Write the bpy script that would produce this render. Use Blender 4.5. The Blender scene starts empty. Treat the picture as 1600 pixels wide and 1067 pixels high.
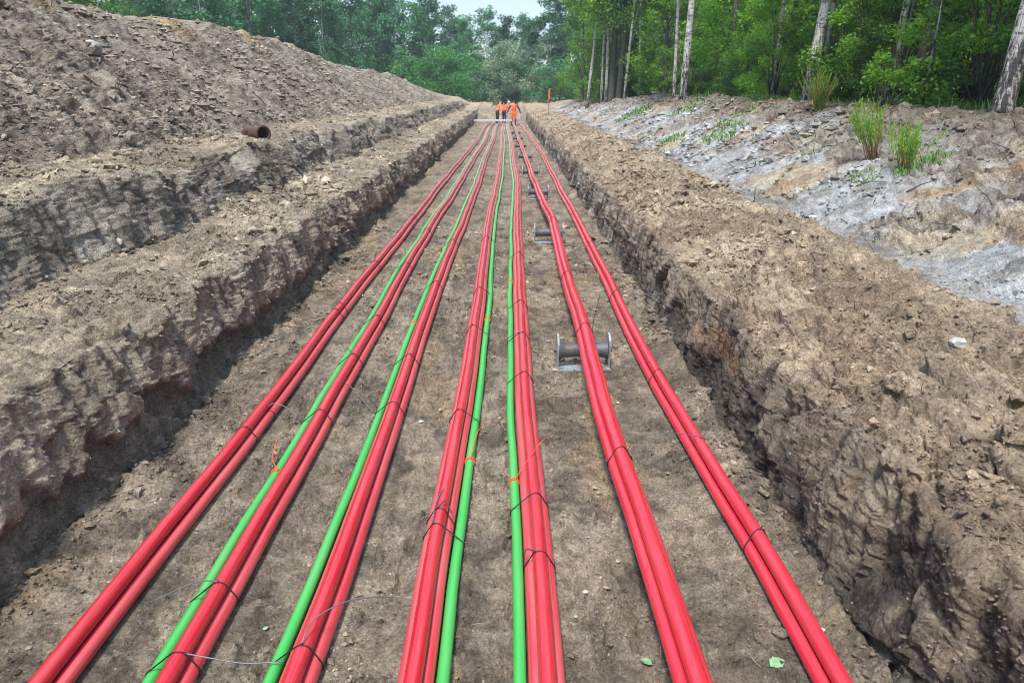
import bpy, bmesh, math, random
import numpy as np
from mathutils import Vector

random.seed(7)
RNG = np.random.default_rng(11)
R = math.radians
scene = bpy.context.scene
COL = scene.collection

# ------------------------------------------------------------------ camera
CAM_H = 2.5
cam_data = bpy.data.cameras.new("camera")
cam_data.sensor_width = 36.0
cam_data.lens = 25.9
cam_data.clip_start = 0.05
cam_data.clip_end = 3000.0
cam = bpy.data.objects.new("camera", cam_data)
COL.objects.link(cam)
cam.location = (0.0, 0.0, CAM_H)
cam.rotation_euler = (R(90.0 - 18.9), 0.0, R(-0.25))
scene.camera = cam

# ------------------------------------------------------------------ sky and sun (bright overcast)
SUN_DIR = Vector((-0.14, -0.46, 0.84)).normalized()          # towards the sun
sun_el = math.asin(SUN_DIR.z)
sun_az = math.atan2(SUN_DIR.x, SUN_DIR.y)
world = bpy.data.worlds.new("World")
scene.world = world
world.use_nodes = True
wn = world.node_tree
wn.nodes.clear()
w_out = wn.nodes.new("ShaderNodeOutputWorld")
w_bg = wn.nodes.new("ShaderNodeBackground")
w_bg.inputs["Strength"].default_value = 0.105
w_sky = wn.nodes.new("ShaderNodeTexSky")
w_sky.sky_type = 'NISHITA'
w_sky.sun_disc = False
w_sky.sun_elevation = sun_el
w_sky.sun_rotation = sun_az
w_sky.dust_density = 0.2
w_sky.ozone_density = 3.0
# thin bright cloud veil over the blue
w_tc = wn.nodes.new("ShaderNodeTexCoord")
w_map = wn.nodes.new("ShaderNodeMapping")
w_map.inputs["Scale"].default_value = (2.2, 2.2, 7.0)
w_noise = wn.nodes.new("ShaderNodeTexNoise")
w_noise.inputs["Scale"].default_value = 1.6
w_noise.inputs["Detail"].default_value = 7.0
w_noise.inputs["Roughness"].default_value = 0.6
w_ramp = wn.nodes.new("ShaderNodeValToRGB")
w_ramp.color_ramp.elements[0].position = 0.36
w_ramp.color_ramp.elements[0].color = (0.05, 0.05, 0.05, 1)
w_ramp.color_ramp.elements[1].position = 0.62
w_ramp.color_ramp.elements[1].color = (0.65, 0.65, 0.65, 1)
w_mix = wn.nodes.new("ShaderNodeMix")
w_mix.data_type = 'RGBA'
w_mix.inputs["B"].default_value = (4.4, 5.0, 5.5, 1)
wn.links.new(w_tc.outputs["Generated"], w_map.inputs["Vector"])
wn.links.new(w_map.outputs["Vector"], w_noise.inputs["Vector"])
wn.links.new(w_noise.outputs["Fac"], w_ramp.inputs["Fac"])
wn.links.new(w_ramp.outputs["Color"], w_mix.inputs["Factor"])
wn.links.new(w_sky.outputs["Color"], w_mix.inputs["A"])
# an overcast sky is brighter overhead than at the horizon
w_sep = wn.nodes.new("ShaderNodeSeparateXYZ")
w_gr = wn.nodes.new("ShaderNodeMapRange")
w_gr.inputs["From Min"].default_value = 0.0; w_gr.inputs["From Max"].default_value = 1.0
w_gr.inputs["To Min"].default_value = 0.34; w_gr.inputs["To Max"].default_value = 1.02
w_mul = wn.nodes.new("ShaderNodeVectorMath"); w_mul.operation = 'SCALE'
wn.links.new(w_tc.outputs["Generated"], w_sep.inputs["Vector"])
wn.links.new(w_sep.outputs["Z"], w_gr.inputs["Value"])
wn.links.new(w_mix.outputs["Result"], w_mul.inputs[0])
wn.links.new(w_gr.outputs["Result"], w_mul.inputs["Scale"])
wn.links.new(w_mul.outputs["Vector"], w_bg.inputs["Color"])
wn.links.new(w_bg.outputs["Background"], w_out.inputs["Surface"])

sun_data = bpy.data.lights.new("sun", 'SUN')
sun_data.energy = 1.5
sun_data.angle = R(10)
sun_data.color = (1.0, 0.95, 0.87)
sun = bpy.data.objects.new("sun", sun_data)
COL.objects.link(sun)
sun.location = (-30, -12, 45)
sun.rotation_euler = (-SUN_DIR).to_track_quat('-Z', 'Y').to_euler()

scene.view_settings.view_transform = 'Standard'
scene.view_settings.look = 'None'
scene.view_settings.gamma = 1.0
scene.view_settings.use_curve_mapping = False
scene.view_settings.exposure = 2.12
scene.render.engine = 'CYCLES'
scene.cycles.use_denoising = True
scene.cycles.filter_width = 1.0
scene.cycles.max_bounces = 5
scene.cycles.diffuse_bounces = 3
scene.cycles.glossy_bounces = 2
scene.cycles.transmission_bounces = 3
scene.cycles.volume_bounces = 0
scene.cycles.transparent_max_bounces = 8

# ------------------------------------------------------------------ helpers
def link(o, parent=None):
    COL.objects.link(o)
    if parent is not None:
        o.parent = parent
    return o

def tag(o, label=None, cat=None, group=None, kind=None):
    if label: o["label"] = label
    if cat: o["category"] = cat
    if group: o["group"] = group
    if kind: o["kind"] = kind
    return o

def empty(name, loc, rz=0.0):
    o = bpy.data.objects.new(name, None)
    o.empty_display_size = 0.2
    o.location = loc
    o.rotation_euler = (0, 0, rz)
    return link(o)

def np_mesh(name, verts, quads=None, tris=None, smooth=True, mats=(), attrs=None, mat_idx=None):
    me = bpy.data.meshes.new(name)
    verts = np.asarray(verts, np.float32)
    nq = 0 if quads is None else len(quads)
    nt = 0 if tris is None else len(tris)
    parts, starts, off = [], [], 0
    if nq:
        parts.append(np.asarray(quads, np.int32).ravel()); starts.append(np.arange(nq) * 4); off = nq * 4
    if nt:
        parts.append(np.asarray(tris, np.int32).ravel()); starts.append(off + np.arange(nt) * 3)
    li = np.concatenate(parts)
    st = np.concatenate(starts).astype(np.int32)
    me.vertices.add(len(verts)); me.vertices.foreach_set("co", verts.ravel())
    me.loops.add(len(li)); me.loops.foreach_set("vertex_index", li)
    me.polygons.add(len(st)); me.polygons.foreach_set("loop_start", st)
    if mat_idx is not None:
        me.polygons.foreach_set("material_index", np.asarray(mat_idx, np.int32))
    me.polygons.foreach_set("use_smooth", np.full(len(st), bool(smooth)))
    for m in mats: me.materials.append(m)
    for an, (ty, data) in (attrs or {}).items():
        a = me.attributes.new(an, ty, 'POINT')
        data = np.asarray(data, np.float32)
        if ty == 'FLOAT_COLOR':
            if data.shape[1] == 3:
                data = np.hstack([data, np.ones((len(data), 1), np.float32)])
            a.data.foreach_set("color", data.astype(np.float32).ravel())
        else:
            a.data.foreach_set("value", data.ravel())
    me.update(calc_edges=True)
    me.validate()
    return me

def obj(name, me, parent=None, **k):
    o = bpy.data.objects.new(name, me)
    link(o, parent)
    tag(o, **k)
    return o

class MB:
    """collects simple shapes into one mesh"""
    def __init__(s): s.v, s.f = [], []
    def add(s, verts, faces):
        b = len(s.v); s.v += [tuple(p) for p in verts]; s.f += [tuple(i + b for i in f) for f in faces]
    def box(s, c, d, bev=0.0):
        bm = bmesh.new(); bmesh.ops.create_cube(bm, size=1.0)
        for v in bm.verts: v.co = Vector((c[0] + v.co.x * d[0], c[1] + v.co.y * d[1], c[2] + v.co.z * d[2]))
        if bev: bmesh.ops.bevel(bm, geom=bm.edges[:], offset=bev, segments=2, affect='EDGES')
        bm.verts.index_update()
        s.add([v.co for v in bm.verts], [[v.index for v in f.verts] for f in bm.faces]); bm.free()
    def tube(s, pts, rad, seg=10, cap=True):
        pts = [Vector(p) for p in pts]; n = len(pts)
        rad = rad if isinstance(rad, (list, tuple)) else [rad] * n
        up = Vector((0, 0, 1)); vs = []
        prev = None
        for i, p in enumerate(pts):
            t = (pts[min(i + 1, n - 1)] - pts[max(i - 1, 0)])
            t = t.normalized() if t.length > 1e-9 else Vector((0, 0, 1))
            if prev is None:
                a = Vector((1, 0, 0)) if abs(t.x) < 0.8 else Vector((0, 1, 0))
                u = (a - t * a.dot(t)).normalized()
            else:
                u = (prev - t * prev.dot(t))
                u = u.normalized() if u.length > 1e-6 else t.orthogonal().normalized()
            prev = u; w = t.cross(u)
            for k in range(seg):
                an = 2 * math.pi * k / seg
                vs.append(p + u * (rad[i] * math.cos(an)) + w * (rad[i] * math.sin(an)))
        fs = [[i * seg + k, i * seg + (k + 1) % seg, (i + 1) * seg + (k + 1) % seg, (i + 1) * seg + k]
              for i in range(n - 1) for k in range(seg)]
        if cap:
            fs.append(list(range(seg))[::-1]); fs.append([(n - 1) * seg + k for k in range(seg)])
        s.add(vs, fs)
    def mesh(s, name, mat, smooth=True):
        me = bpy.data.meshes.new(name); me.from_pydata(s.v, [], s.f); me.materials.append(mat)
        me.polygons.foreach_set("use_smooth", [smooth] * len(me.polygons)); me.update()
        return me
    def build(s, name, mat, parent=None, smooth=True, **k):
        me = s.mesh(name, mat, smooth)
        o = obj(name, me, parent, **k)
        return o

def autosmooth(o, ang=35):
    me = o.data
    me.polygons.foreach_set("use_smooth", [True] * len(me.polygons))
    bm = bmesh.new(); bm.from_mesh(me)
    for e in bm.edges:
        if len(e.link_faces) == 2 and e.calc_face_angle(0) > R(ang): e.smooth = False
    bm.to_mesh(me); bm.free()

# numpy noise ------------------------------------------------------
_PERM = np.random.default_rng(3).permutation(256).astype(np.int32)
_PERM = np.concatenate([_PERM, _PERM])
_GR = np.stack([np.cos(np.arange(256) * 2 * np.pi / 256 * 37), np.sin(np.arange(256) * 2 * np.pi / 256 * 37)], 1).astype(np.float32)

def perlin(x, y, seed=0):
    x = np.asarray(x, np.float32) + seed * 17.31 + 300.0; y = np.asarray(y, np.float32) + seed * 9.77 + 300.0
    xi = np.floor(x).astype(np.int32); yi = np.floor(y).astype(np.int32)
    xf = x - xi; yf = y - yi
    u = xf * xf * xf * (xf * (xf * 6 - 15) + 10); v = yf * yf * yf * (yf * (yf * 6 - 15) + 10)
    xi &= 255; yi &= 255
    x1 = (xi + 1) & 255; y1 = (yi + 1) & 255
    def g(a, b, dx, dy):
        h = _PERM[_PERM[a] + b]; q = _GR[h]
        return q[..., 0] * dx + q[..., 1] * dy
    n00 = g(xi, yi, xf, yf); n10 = g(x1, yi, xf - 1, yf); n01 = g(xi, y1, xf, yf - 1); n11 = g(x1, y1, xf - 1, yf - 1)
    a = n00 + u * (n10 - n00); b = n01 + u * (n11 - n01)
    return (a + v * (b - a)) * 1.5

def fbm(x, y, octv=4, seed=0, gain=0.5, lac=2.07):
    t = 0; a = 1.0; n = 0
    for i in range(octv):
        t = t + a * perlin(x, y, seed + i * 5); n += a
        a *= gain; x = x * lac; y = y * lac
    return t / n

def worley(x, y, seed=0):
    """returns F1, F2, random value of the nearest cell"""
    x = np.asarray(x, np.float32) + seed * 13.7 + 300; y = np.asarray(y, np.float32) + seed * 7.3 + 300
    xi = np.floor(x).astype(np.int32); yi = np.floor(y).astype(np.int32)
    f1 = np.full(x.shape, 9.0, np.float32); f2 = f1.copy(); cid = np.zeros(x.shape, np.int32); ox = np.zeros(x.shape, np.float32); oy = ox.copy()
    for dx in (-1, 0, 1):
        for dy in (-1, 0, 1):
            a = (xi + dx) & 255; b = (yi + dy) & 255
            h = _PERM[_PERM[a] + b]; h2 = _PERM[h + 71]
            px = xi + dx + 0.08 + 0.84 * h / 255.0; py = yi + dy + 0.08 + 0.84 * h2 / 255.0
            d = np.hypot(px - x, py - y).astype(np.float32)
            near = d < f1
            f2 = np.where(near, f1, np.minimum(f2, d))
            cid = np.where(near, _PERM[h2 + 33], cid)
            ox = np.where(near, x - px, ox); oy = np.where(near, y - py, oy)
            f1 = np.where(near, d, f1)
    # a randomly tilted chip for every cell
    chip = (cid / 255.0 - 0.5) * 0.8 + (_PERM[cid + 11] / 127.5 - 1) * ox + (_PERM[cid + 97] / 127.5 - 1) * oy
    return f1, f2, cid / 255.0, chip.astype(np.float32)

def sstep(a, b, x):
    t = np.clip((np.asarray(x, np.float32) - a) / (b - a), 0, 1)
    return t * t * (3 - 2 * t)

# ------------------------------------------------------------------ materials
def new_mat(name):
    m = bpy.data.materials.new(name); m.use_nodes = True
    nt = m.node_tree; nt.nodes.clear()
    out = nt.nodes.new("ShaderNodeOutputMaterial"); b = nt.nodes.new("ShaderNodeBsdfPrincipled")
    nt.links.new(b.outputs["BSDF"], out.inputs["Surface"])
    return m, nt, b, out

def N(nt, typ, **inp):
    n = nt.nodes.new(typ)
    for k, v in inp.items():
        n.inputs[k].default_value = v
    return n

def noise_node(nt, scale, detail=4, rough=0.55, vec=None, dist=0.0):
    n = N(nt, "ShaderNodeTexNoise", Scale=scale, Detail=detail, Roughness=rough, Distortion=dist)
    if vec is not None: nt.links.new(vec, n.inputs["Vector"])
    return n

def ramp(nt, src, stops):
    r = nt.nodes.new("ShaderNodeValToRGB")
    while len(r.color_ramp.elements) < len(stops): r.color_ramp.elements.new(0.5)
    for e, (p, c) in zip(r.color_ramp.elements, stops):
        e.position = p; e.color = (c, c, c, 1) if isinstance(c, (int, float)) else (*c, 1)
    nt.links.new(src, r.inputs["Fac"])
    return r

def mixc(nt, mode, fac, a, b):
    m = nt.nodes.new("ShaderNodeMix"); m.data_type = 'RGBA'; m.blend_type = mode
    for sock, val in (("Factor", fac), ("A", a), ("B", b)):
        if hasattr(val, "links"): nt.links.new(val, m.inputs[sock])
        else: m.inputs[sock].default_value = val if sock == "Factor" else (*val, 1)
    return m.outputs["Result"]

def soil_material(name, fine=1.0, rough=0.95):
    m, nt, b, out = new_mat(name)
    at = nt.nodes.new("ShaderNodeAttribute"); at.attribute_name = "soil"
    tc = nt.nodes.new("ShaderNodeTexCoord"); P = tc.outputs["Object"]
    n1 = noise_node(nt, 9.0, 6, 0.65, P)
    n2 = noise_node(nt, 60.0, 4, 0.7, P)
    r1 = ramp(nt, n1.outputs["Fac"], [(0.30, 0.55), (0.5, 1.0), (0.70, 1.5)])
    r2 = ramp(nt, n2.outputs["Fac"], [(0.33, 0.50), (0.5, 1.0), (0.68, 1.65)])
    c = mixc(nt, 'MULTIPLY', 1.0, at.outputs["Color"], r1.outputs["Color"])
    c = mixc(nt, 'MULTIPLY', 0.6, c, r2.outputs["Color"])
    # pale grit and dark crumbs
    v = N(nt, "ShaderNodeTexVoronoi", Scale=34.0); nt.links.new(P, v.inputs["Vector"])
    sp = N(nt, "ShaderNodeSeparateColor"); nt.links.new(v.outputs["Color"], sp.inputs["Color"])
    g1 = ramp(nt, sp.outputs["Red"], [(0.90, 0.0), (0.93, 1.0)])
    g2 = ramp(nt, v.outputs["Distance"], [(0.16, 1.0), (0.24, 0.0)])
    gm = N(nt, "ShaderNodeMath"); gm.operation = 'MULTIPLY'
    nt.links.new(g1.outputs["Color"], gm.inputs[0]); nt.links.new(g2.outputs["Color"], gm.inputs[1])
    c = mixc(nt, 'MIX', gm.outputs[0], c, (0.46, 0.42, 0.35))
    g3 = ramp(nt, sp.outputs["Green"], [(0.86, 0.0), (0.9, 0.75)])
    gm2 = N(nt, "ShaderNodeMath"); gm2.operation = 'MULTIPLY'
    nt.links.new(g3.outputs["Color"], gm2.inputs[0]); nt.links.new(g2.outputs["Color"], gm2.inputs[1])
    c = mixc(nt, 'MIX', gm2.outputs[0], c, (0.045, 0.036, 0.028))
    nt.links.new(c, b.inputs["Base Color"])
    b.inputs["Roughness"].default_value = rough
    b.inputs["Specular IOR Level"].default_value = 0.25
    # fine relief
    nb = noise_node(nt, 42.0, 8, 0.72, P)
    vb = N(nt, "ShaderNodeTexVoronoi", Scale=55.0); nt.links.new(P, vb.inputs["Vector"])
    ad = N(nt, "ShaderNodeMath"); ad.operation = 'MULTIPLY_ADD'; ad.inputs[1].default_value = -0.35
    nt.links.new(vb.outputs["Distance"], ad.inputs[0]); nt.links.new(nb.outputs["Fac"], ad.inputs[2])
    bp = N(nt, "ShaderNodeBump", Strength=1.0 * fine, Distance=0.045)
    nm_ = noise_node(nt, 13.0, 6, 0.68, P, 0.35)
    bp0 = N(nt, "ShaderNodeBump", Strength=0.95 * fine, Distance=0.11)
    nt.links.new(nm_.outputs["Fac"], bp0.inputs["Height"]); nt.links.new(bp0.outputs["Normal"], bp.inputs["Normal"])
    nt.links.new(ad.outputs[0], bp.inputs["Height"]); nt.links.new(bp.outputs["Normal"], b.inputs["Normal"])
    return m

def plastic(name, col, dusty=0.35, rough=0.38):
    m, nt, b, out = new_mat(name)
    tc = nt.nodes.new("ShaderNodeTexCoord"); P = tc.outputs["Object"]
    mp = N(nt, "ShaderNodeMapping"); mp.inputs["Scale"].default_value = (26.0, 1.0, 26.0); nt.links.new(P, mp.inputs["Vector"])
    n = noise_node(nt, 1.0, 8, 0.72, mp.outputs["Vector"])
    r = ramp(nt, n.outputs["Fac"], [(0.42, 0.0), (0.8, dusty)])
    c = mixc(nt, 'MIX', r.outputs["Color"], col, (0.50, 0.36, 0.30))
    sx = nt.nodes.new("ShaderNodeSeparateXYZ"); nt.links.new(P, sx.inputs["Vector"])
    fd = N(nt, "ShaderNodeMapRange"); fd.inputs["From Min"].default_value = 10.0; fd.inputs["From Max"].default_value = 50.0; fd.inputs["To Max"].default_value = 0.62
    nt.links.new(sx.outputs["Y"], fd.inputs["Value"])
    c = mixc(nt, 'MIX', fd.outputs["Result"], c, (0.52, 0.40, 0.36))  # paler towards the far end: dust, plus grazing sheen painted into the colour
    n2 = noise_node(nt, 55.0, 3, 0.6, P)
    r2 = ramp(nt, n2.outputs["Fac"], [(0.70, 0.0), (0.76, 0.55)])
    c = mixc(nt, 'MIX', r2.outputs["Color"], c, (0.16, 0.10, 0.075))
    nt.links.new(c, b.inputs["Base Color"])
    rr = ramp(nt, n.outputs["Fac"], [(0.3, rough - 0.06), (0.75, rough + 0.25)])
    nt.links.new(rr.outputs["Color"], b.inputs["Roughness"])
    b.inputs["Specular IOR Level"].default_value = 0.6
    nb = noise_node(nt, 14.0, 3, 0.5, P)
    bp = N(nt, "ShaderNodeBump", Strength=0.03, Distance=0.01)
    nt.links.new(nb.outputs["Fac"], bp.inputs["Height"]); nt.links.new(bp.outputs["Normal"], b.inputs["Normal"])
    return m

def simple_mat(name, col, rough=0.6, metal=0.0, var=0.25, scale=20.0, bump=0.2):
    m, nt, b, out = new_mat(name)
    tc = nt.nodes.new("ShaderNodeTexCoord")
    n = noise_node(nt, scale, 5, 0.6, tc.outputs["Object"])
    r = ramp(nt, n.outputs["Fac"], [(0.3, 1.0 - var), (0.7, 1.0 + var)])
    c = mixc(nt, 'MULTIPLY', 1.0, col, r.outputs["Color"])
    nt.links.new(c, b.inputs["Base Color"])
    b.inputs["Roughness"].default_value = rough; b.inputs["Metallic"].default_value = metal
    if bump:
        bp = N(nt, "ShaderNodeBump", Strength=bump, Distance=0.01)
        nt.links.new(n.outputs["Fac"], bp.inputs["Height"]); nt.links.new(bp.outputs["Normal"], b.inputs["Normal"])
    return m

def leaf_mat(name, dark, light, trans=0.35):
    m, nt, b, out = new_mat(name)
    at = nt.nodes.new("ShaderNodeAttribute"); at.attribute_name = "tint"
    oi = nt.nodes.new("ShaderNodeObjectInfo")
    r = ramp(nt, at.outputs["Fac"], [(0.0, dark), (1.0, light)])
    rr = ramp(nt, oi.outputs["Random"], [(0.0, 0.55), (1.0, 1.4)])
    c = mixc(nt, 'MULTIPLY', 1.0, r.outputs["Color"], rr.outputs["Color"])
    nt.links.new(c, b.inputs["Base Color"])
    b.inputs["Roughness"].default_value = 0.55
    b.inputs["Specular IOR Level"].default_value = 0.3
    tr = nt.nodes.new("ShaderNodeBsdfTranslucent")
    c2 = mixc(nt, 'MULTIPLY', 1.0, c, (1.25, 1.35, 0.6))
    nt.links.new(c2, tr.inputs["Color"])
    ms = nt.nodes.new("ShaderNodeMixShader"); ms.inputs[0].default_value = trans
    nt.links.new(b.outputs["BSDF"], ms.inputs[1]); nt.links.new(tr.outputs["BSDF"], ms.inputs[2])
    nt.links.new(ms.outputs["Shader"], out.inputs["Surface"])
    return m

def bark_birch(name):
    m, nt, b, out = new_mat(name)
    tc = nt.nodes.new("ShaderNodeTexCoord"); P = tc.outputs["Object"]
    mp = N(nt, "ShaderNodeMapping"); mp.inputs["Scale"].default_value = (3.0, 3.0, 9.0); nt.links.new(P, mp.inputs["Vector"])
    n = noise_node(nt, 1.6, 6, 0.7, mp.outputs["Vector"], 0.6)
    mp2 = N(nt, "ShaderNodeMapping"); mp2.inputs["Scale"].default_value = (14.0, 14.0, 3.2); nt.links.new(P, mp2.inputs["Vector"])
    n2 = noise_node(nt, 1.2, 6, 0.75, mp2.outputs["Vector"], 0.5)
    sx = nt.nodes.new("ShaderNodeSeparateXYZ"); nt.links.new(P, sx.inputs["Vector"])
    # cracked black bark at the foot, white above
    low = N(nt, "ShaderNodeMapRange"); low.inputs["From Min"].default_value = 0.0; low.inputs["From Max"].default_value = 2.2
    low.inputs["To Min"].default_value = 0.17; low.inputs["To Max"].default_value = -0.02
    nt.links.new(sx.outputs["Z"], low.inputs["Value"])
    ad = N(nt, "ShaderNodeMath"); ad.operation = 'SUBTRACT'
    nt.links.new(n2.outputs["Fac"], ad.inputs[0]); nt.links.new(low.outputs["Result"], ad.inputs[1])
    r = ramp(nt, ad.outputs[0], [(0.36, (0.035, 0.03, 0.028)), (0.47, (0.36, 0.345, 0.32)), (0.7, (0.56, 0.55, 0.52))])
    r2 = ramp(nt, n.outputs["Fac"], [(0.40, 0.10), (0.49, 1.0)])
    c = mixc(nt, 'MULTIPLY', 0.85, r.outputs["Color"], r2.outputs["Color"])
    nt.links.new(c, b.inputs["Base Color"]); b.inputs["Roughness"].default_value = 0.8
    bp = N(nt, "ShaderNodeBump", Strength=0.6, Distance=0.03)
    nt.links.new(n2.outputs["Fac"], bp.inputs["Height"]); nt.links.new(bp.outputs["Normal"], b.inputs["Normal"])
    return m

def bark_dark(name):
    m, nt, b, out = new_mat(name)
    tc = nt.nodes.new("ShaderNodeTexCoord"); P = tc.outputs["Object"]
    mp = N(nt, "ShaderNodeMapping"); mp.inputs["Scale"].default_value = (16.0, 16.0, 3.0); nt.links.new(P, mp.inputs["Vector"])
    n = noise_node(nt, 1.4, 7, 0.75, mp.outputs["Vector"], 0.4)
    r = ramp(nt, n.outputs["Fac"], [(0.32, (0.02, 0.018, 0.016)), (0.55, (0.10, 0.085, 0.07)), (0.75, (0.22, 0.20, 0.17))])
    nt.links.new(r.outputs["Color"], b.inputs["Base Color"]); b.inputs["Roughness"].default_value = 0.9
    bp = N(nt, "ShaderNodeBump", Strength=0.9, Distance=0.04)
    nt.links.new(n.outputs["Fac"], bp.inputs["Height"]); nt.links.new(bp.outputs["Normal"], b.inputs["Normal"])
    return m

M_SOIL = soil_material("soil")
M_CLOD = soil_material("clod_soil", 0.8)
M_BIRCH = bark_birch("birch_bark")
M_BARK = bark_dark("dark_bark")
M_LEAF_NEAR = leaf_mat("leaf_woodland", (0.022, 0.070, 0.020), (0.22, 0.40, 0.05), 0.42)
M_LEAF_YEL = leaf_mat("leaf_fresh", (0.044, 0.125, 0.018), (0.200, 0.375, 0.037), 0.45)
M_LEAF_FAR = leaf_mat("leaf_far", (0.022, 0.094, 0.053), (0.104, 0.263, 0.112), 0.3)
M_LEAF_BUSH = leaf_mat("leaf_bush", (0.033, 0.130, 0.039), (0.117, 0.338, 0.078), 0.35)
M_LEAF_GREY = leaf_mat("leaf_willow", (0.081, 0.138, 0.092), (0.276, 0.356, 0.253), 0.3)
M_BROOM = leaf_mat("broom_green", (0.096, 0.240, 0.024), (0.264, 0.504, 0.048), 0.4)
M_GRASS = leaf_mat("grass_blade", (0.055, 0.143, 0.033), (0.176, 0.330, 0.077), 0.35)
M_STEM = simple_mat("broom_stem", (0.26, 0.15, 0.06), 0.7)
M_STRAW = simple_mat("straw", (0.40, 0.31, 0.18), 0.8)
M_TWIG = simple_mat("twig", (0.055, 0.042, 0.032), 0.85)

# conduit bundle lines: x at the stations YK
YK = [-3.0, 0.5, 2.53, 3.32, 4.61, 5.93, 8.08, 10.4, 13.56, 18.6, 27.43, 38.03, 50.99, 58.0, 62.0]
BUNDLES = {
 1: [-1.99, -1.985, -1.985, -1.973, -1.950, -1.935, -1.950, -1.935, -1.880, -1.850, -1.720, -1.560, -1.600, -1.45, -1.40],
 2: [-1.47, -1.465, -1.462, -1.458, -1.458, -1.466, -1.452, -1.466, -1.450, -1.370, -1.290, -1.170, -1.250, -1.10, -1.05],
 3: [-0.93, -0.925, -0.920, -0.904, -0.910, -0.926, -0.931, -0.923, -0.894, -0.840, -0.850, -0.770, -0.820, -0.72, -0.70],
 4: [-0.42, -0.415, -0.411, -0.410, -0.385, -0.373, -0.358, -0.369, -0.385, -0.340, -0.300, -0.345, -0.400, -0.35, -0.33],
 5: [0.17, 0.165, 0.164, 0.162, 0.145, 0.134, 0.132, 0.143, 0.160, 0.235, 0.190, 0.140, 0.000, -0.05, -0.05],
 6: [0.77, 0.765, 0.755, 0.750, 0.715, 0.708, 0.745, 0.764, 0.775, 0.670, 0.592, 0.470, 0.360, 0.28, 0.26],
 7: [1.43, 1.425, 1.405, 1.405, 1.355, 1.315, 1.308, 1.330, 1.344, 1.330, 1.340, 1.215, 1.000, 0.85, 0.80]}

# ------------------------------------------------------------------ terrain
# cross-section key points, left to right: x, z at the foot of the camera, number of columns to the next point
KP = [(-420, 1.6, 6), (-70, 1.8, 8), (-18, 1.7, 14), (-12.2, 3.4, 12), (-9.6, 4.25, 12), (-8.6, 4.15, 185),
      (-5.25, 1.72, 48), (-4.15, 1.58, 46), (-3.86, 0.95, 72), (-2.80, 0.84, 78), (-2.56, 0.0, 330),
      (1.68, 0.0, 78), (1.86, 0.74, 54), (2.42, 1.0, 52), (3.02, 1.10, 44), (3.65, 0.88, 22), (4.15, 0.86, 128),
      (6.9, 2.18, 34), (9.0, 2.12, 22), (24.0, 2.3, 14), (80, 2.4, 6), (420, 2.4, 0)]
(K_FL, K_L2, K_HB, K_HS, K_HC0, K_HC1, K_HT, K_B2, K_W2, K_B1, K_W1, K_RW, K_RT, K_BS, K_BC, K_BB, K_KB, K_KC, K_F0, K_F1, K_F2, K_F3) = range(22)
ci, ct = [], []
for k in range(len(KP) - 1):
    n = KP[k][2]
    for j in range(n):
        ci.append(k); ct.append(j / n)
ci.append(len(KP) - 2); ct.append(1.0)
ci = np.array(ci); ct = np.array(ct, np.float32)
kx = np.array([p[0] for p in KP], np.float32); kz = np.array([p[1] for p in KP], np.float32)
nx = kx[ci] + (kx[ci + 1] - kx[ci]) * ct; nz = kz[ci] + (kz[ci + 1] - kz[ci]) * ct
s_col = np.concatenate([[0], np.cumsum(np.hypot(np.diff(nx), np.diff(nz)))]).astype(np.float32)
s_key = np.array([s_col[np.argmax(ci == k)] if k < len(KP) - 1 else s_col[-1] for k in range(len(KP))])
NCOL = len(s_col)

def zone(k0, k1, soft=10):
    """weight of the columns between two key points, blurred at the borders"""
    w = ((ci >= k0) & (ci < k1)).astype(np.float32)
    k = np.hanning(2 * soft + 3); k /= k.sum()
    return np.convolve(np.pad(w, soft + 1, mode='edge'), k, mode='valid').astype(np.float32)

Z_HEAP = zone(K_HB, K_HT); Z_BN2 = zone(K_HT, K_B2, 8); Z_WL2 = zone(K_B2, K_W2, 6); Z_BN1 = zone(K_W2, K_B1, 8)
Z_WL1 = zone(K_B1, K_W1, 5); Z_FLR = zone(K_W1, K_RW, 5); Z_RWL = zone(K_RW, K_RT, 6); Z_BRM = zone(K_RT, K_BB, 8)
Z_BAS = zone(K_BB, K_KB, 8); Z_BNK = zone(K_KB, K_KC, 8); Z_FOR = zone(K_KC, K_F3, 6) ; Z_FAR = zone(K_FL, K_HB, 3)

def n1(Y, fr, seed, octv=3):
    return fbm(np.asarray(Y, np.float32) * fr, np.full(np.shape(Y), 0.37 + seed, np.float32), octv, seed)

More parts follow.
